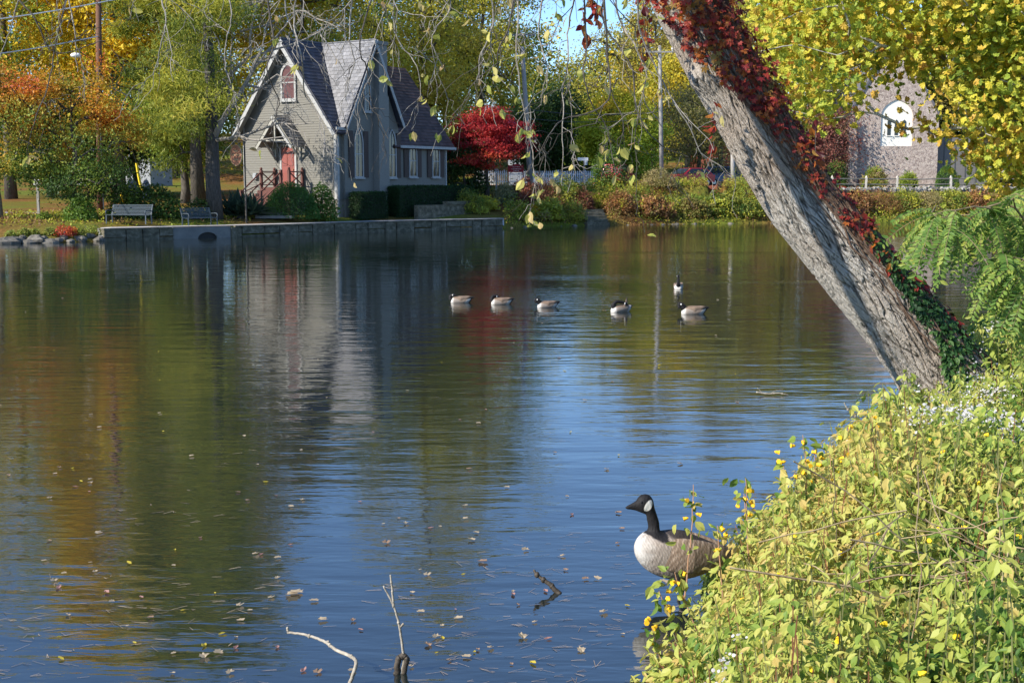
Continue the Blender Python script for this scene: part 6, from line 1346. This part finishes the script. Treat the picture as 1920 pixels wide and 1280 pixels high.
# floating geese: the body drawn facing -x, then turned
def fcol(V, t, ct):
    x, z = V[..., 0], V[..., 2]; n = fbm(V * 25, 2) * .012
    C = mixc(GRY, LBR, (x + .08 + n) / .08); C = mixc(C, BRO, (z - .13 + n) / .03); C = mixc(C, WHI, (x - .17 - (z - .08) * .9) / .015); C = mixc(C, BLK, (x - .315 + (.16 - z) * .6) / .015); return mixc(C, (.55, .52, .48), (-x - .2) / .05)
fbody = [(-.30,.02,-.295,.05,.03),(-.295,-.03,-.28,.10,.08),(-.26,-.06,-.23,.155,.12),(-.18,-.08,-.16,.185,.145),(-.06,-.085,-.05,.20,.155),(.06,-.08,.07,.20,.15),(.17,-.055,.18,.185,.13),(.25,-.01,.26,.172,.095),(.31,.06,.32,.165,.06),(.36,.12,.37,.158,.04),(.41,.15,.415,.16,.02)]
def floating(label, px, py, pose, rz, s=1.0):
    p_ = atz(px, py, 0); t = thing('goose', label, 'goose', (p_[0], p_[1], 0), rz, 'geese resting on the open water'); t.scale = (s, s, s)
    g = G(); loft(g, fbody, fcol, 60, 28, 1.0)
    def nk(P, rr, head, cheek=None):
        P = smooth(P, 26); g.tube(P, np.interp(np.linspace(0, 1, 26), np.linspace(0, 1, len(rr)), rr), 14, BLK); h, d = np.array(head[0], float), nrm(head[1])
        # head as a shaped egg with bill
        x = nrm(np.cross(d, (0, 0, 1.))); ts = [-.055, -.04, -.01, .02, .045, .06, .08, .105]; rr_ = [.015, .034, .042, .038, .028, .020, .016, .007]
        cc = np.array([BLK] * 8); g.tube([h + d * a for a in ts], rr_, 14, cc)
        for sgn in (-1, 1): g.sphere(h + d * -.012 + x * sgn * .026 - UP * .008, (.022, .022, .026), 10, 6, (.75, .73, .70)); g.sphere(h + d * .02 + x * sgn * .034 + UP * .012, .006, 6, 4, BLK)
    if pose == 'tuck': nk([(-.22, 0, .08), (-.28, 0, .15), (-.26, .01, .215), (-.19, .03, .235), (-.12, .04, .225)], [.07, .05, .045, .042, .035], ((-.13, .045, .232), (.9, .25, -.15)))
    elif pose == 'up': nk([(-.22, 0, .10), (-.30, 0, .20), (-.30, 0, .33), (-.29, 0, .42)], [.085, .05, .036, .036], ((-.30, 0, .44), (-1, 0, -.05)))
    elif pose == 'low': nk([(-.22, 0, .06), (-.31, 0, .12), (-.30, .0, .20), (-.24, -.02, .23)], [.08, .055, .045, .04], ((-.22, -.03, .235), (.8, -.4, -.1)))
    elif pose == 'curl': nk([(-.20, 0, .10), (-.30, 0, .19), (-.35, 0, .26), (-.37, 0, .22), (-.36, -.02, .15)], [.08, .055, .042, .04, .035], ((-.30, -.03, .245), (.75, -.45, -.4)))
    elif pose == 'preen': nk([(-.2, 0, .10), (-.25, 0, .20), (-.16, -.03, .28), (-.02, -.06, .27), (.06, -.08, .24)], [.08, .06, .045, .042, .038], ((.08, -.09, .235), (.8, -.3, -.5)))
    g.build('body', M_GOOSE, t, True)
    for sd_ in (-1, 1):
        up_ = pose == 'preen' and sd_ < 0
        w_ = [(-.20,.07,-.19,.13,.006),(-.14,.03,-.12,.165,.02),(0,.02,.02,.185,.024),(.14,.06,.16,.19,.02),(.26,.11,.28,.185,.014),(.38,.15,.385,.175,.005)]
        g = G(); loft(g, w_, lambda V, t_, ct: mixc((.23, .165, .12), (.045, .035, .03), (V[..., 0] - .22) / .08), 40, 14, 1.0)
        off = lambda v: np.interp(v[:, 0], [-.2, 0, .2, .38], [.10, .135, .10, .02])
        g.V = [v + np.stack([v[:, 0] * 0, sd_ * off(v), v[:, 0] * 0], 1) for v in g.V]
        if up_:
            Mx = np.array(Matrix.Rotation(-1.0, 3, 'Y')); g.V = [(v - (-.02, 0, .12)) @ Mx.T * .75 + (.06, 0, .14) for v in g.V]
        g.build('wing', M_GOOSE, t, True)
    return t
floating('sleeping goose with its head on its back, farthest left of the geese on the water', 864, 567, 'low', .05, .82)
floating('goose with white cheek turned to its back, second from the left on the water', 940, 570, 'tuck', .15, .82)
floating('smallest looking goose with its head tucked, third from the left on the water', 1026, 576, 'curl', .25, .78)
floating('preening goose with one dark wing raised', 1164, 584, 'preen', pi * .05 + .35, .82)
floating('goose swimming upright towards the viewer behind the others', 1272, 541, 'up', pi / 2 - .15, .85)
floating('goose with curled black neck, farthest right of the geese on the water', 1300, 588, 'curl', .1, .9)

# ------------------------------------------------------------------ sticks standing in the water
M_STK = mnoise('dead_wood', (.20, .17, .13), (.50, .45, .37), 25, .85, .4); M_STKD = mnoise('wet_wood', (.025, .02, .015), (.10, .08, .06), 25, .6, .4)
def stick(label, paths, mats, base, Y, cat='branch'):
    b0 = atz(*base, 0); Yb = b0[1]; t = thing('dead_branch', label, cat, (b0[0], b0[1], 0))
    for i, (P, r0, r1) in enumerate(paths):
        Q = smooth([at(a, b_, Yb + dy) - (b0[0], b0[1], 0) for a, b_, dy in P], 6 * len(P)); Q = Q + np.random.default_rng(i).normal(size=Q.shape) * r0 * .08
        g = G(); g.tube(Q, np.linspace(r0, r1, len(Q)), 10); 
        for kk in range(3): q = Q[(kk + 1) * len(Q) // 4]; g.sphere(q, (r0 * 1.02, r0 * 1.02, r0 * 1.2), 8, 5)
        g.build('stem', mats[i], t, True)
    return t
stick('pale forked dead stick standing upright in the water left of the near goose', [([(752, 1262, 0), (757, 1232, 0), (748, 1170, 0), (738, 1135, 0), (719, 1098, 0)], .010, .005), ([(738, 1138, 0), (736, 1110, 0), (732, 1077, 0)], .008, .005), ([(750, 1176, 0), (757, 1168, 0)], .007, .005), ([(744, 1268, 0), (746, 1238, 0), (755, 1230, 0), (762, 1234, 0), (757, 1262, 0)], .02, .016)], [M_STK, M_STK, M_STK, M_STKD], (752, 1262), 0)
stick('pale crooked dead branch reaching left above the water at the bottom edge', [([(655, 1282, 0), (667, 1238, 0), (630, 1218, .1), (610, 1203, .15), (575, 1190, .2), (541, 1185, .25)], .012, .007), ([(541, 1186, .25), (539, 1176, .25)], .009, .006), ([(610, 1204, .15), (617, 1202, .15)], .008, .005)], [M_STK, M_STK, M_STK], (655, 1284), 0)
stick('short dark wet stick poking out of the water between the pale sticks and the goose', [([(1050, 1114, 0), (1030, 1094, .02), (1012, 1082, .04), (1001, 1069, .05)], .02, .008)], [M_STKD], (1046, 1111), 0)
stick('bent bare brown twig rising beside the thicket below the trunk', [([(1602, 850, 0), (1596, 815, 0), (1604, 782, 0), (1590, 768, 0), (1583, 755, 0)], .014, .006), ([(1604, 782, 0), (1598, 775, 0)], .008, .006)], [M_STK, M_STK], (1600, 862), 0)
t = stick('flat bare twig floating beside the foot of the leaning trunk', [([(1418, 735, 0), (1440, 738, 0), (1460, 737, 0), (1478, 740, 0)], .012, .006), ([(1445, 738, 0), (1455, 732, .1), (1468, 730, .15)], .006, .004), ([(1430, 737, 0), (1420, 727, 0)], .006, .004)], [M_STK] * 3, (1448, 741), 0)
# ------------------------------------------------------------------ floating leaves, needles
rng = np.random.default_rng(19); fcols = {'brown': ((.45, .30, .20), 'curled brown fallen leaf floating on the pond'), 'tan': ((.62, .50, .34), 'pale tan fallen leaf floating on the pond'), 'yellow': ((.62, .50, .06), 'yellow fallen leaf floating on the pond'), 'red': ((.50, .28, .24), 'reddish fallen leaf floating on the pond')}
proto = {}
for kk, (c, lab) in fcols.items():
    g = G(); v, f = (MAPLE if kk in ('tan', 'brown') else OV); v = v.copy(); v[:, 2] = np.abs(v[:, 0]) * .35 + (v[:, 1] - .5) ** 2 * .3 + .06 * np.sin(v[:, 0] * 9 + v[:, 1] * 7); v[:, 0] *= .8; g.add(v - (0, .5, 0), f, np.array(c)); me = g.build('floating_leaf', M_LEAFN); proto[kk] = me; tag(me, lab, 'leaf', 'fallen ' + kk + ' leaves floating on the pond')
big = [(555, 1112, .16, 'tan'), (548, 1116, .15, 'tan'), (802, 1078, .1, 'tan'), (905, 1054, .12, 'brown'), (884, 1013, .1, 'tan'), (605, 1163, .1, 'tan'), (662, 1164, .07, 'brown'), (830, 1197, .07, 'yellow'), (803, 1210, .09, 'brown'), (920, 1215, .07, 'tan'), (383, 1232, .12, 'tan'), (110, 1102, .12, 'red'), (1245, 1092, .1, 'tan'), (520, 1214, .08, 'red'), (1120, 1085, .1, 'tan'), (725, 1018, .12, 'brown'), (980, 1195, .12, 'tan'), (1138, 880, .1, 'tan'), (185, 1000, .1, 'tan'), (880, 880, .1, 'brown'), (1072, 965, .1, 'red'), (1090, 1220, .1, 'tan'), (860, 1160, .1, 'tan'), (1160, 962, .09, 'brown'), (1275, 870, .1, 'tan'), (545, 950, .1, 'tan')]
first = {k_: True for k_ in fcols}
def put(px, py, s, kk):
    q = atz(px, py, 0); o = proto[kk] if first[kk] else proto[kk].copy()
    if not first[kk]: COL.objects.link(o)
    first[kk] = False; o.location = (q[0], q[1], .006); o.rotation_euler = (rng.normal() * .08, rng.normal() * .08, rng.random() * 6.28); o.scale = (s, s, s * (.7 + .5 * rng.random()))
for a in big: put(a[0], a[1], a[2] * .75, a[3])
for i in range(150):
    py = 470 + 800 * rng.random() ** .65; px = rng.uniform(0, 1500 if py < 800 else 1180); q = atz(px, py, 0)
    put(px, py, .03 + rng.random() * .045, ['brown', 'tan', 'tan', 'yellow', 'red'][int(rng.integers(5))])
g = G(); n = 1600; py = 560 + 730 * rng.random(n) ** .8; px = rng.uniform(-50, 1450, n)
for i in range(n):
    q = atz(px[i], py[i], 0)
    if fbm(np.array([[q[0] * .9, q[1] * .9, 3.]]), 2)[0] * 2.2 + (py[i] - 950) / 700 < rng.random() * .9: continue
    if q[0] > edgeX(q[1]) - .2: continue
    a = rng.normal() * .5; ln = .04 + rng.random() * .09; m_ = int(rng.integers(1, 4)); c = np.array((.42, .33, .24)) * (.5 + rng.random() * .7)
    for z_ in range(m_): a2 = a + rng.normal() * .25; d = np.array((cos(a2), sin(a2), 0)); sd_ = np.array((-d[1], d[0], 0)) * .0011; p_ = q + (0, 0, .004); g.add([p_ - sd_, p_ + d * ln - sd_, p_ + d * ln + sd_, p_ + sd_], [(0, 1, 2, 3)], c)
tag(g.build('floating_needles', M_VC), 'fallen pine needles drifting on the pond surface', 'needles', kind='stuff')
print('faces', sum(len(o.data.polygons) for o in scene.objects if o.type == 'MESH'))
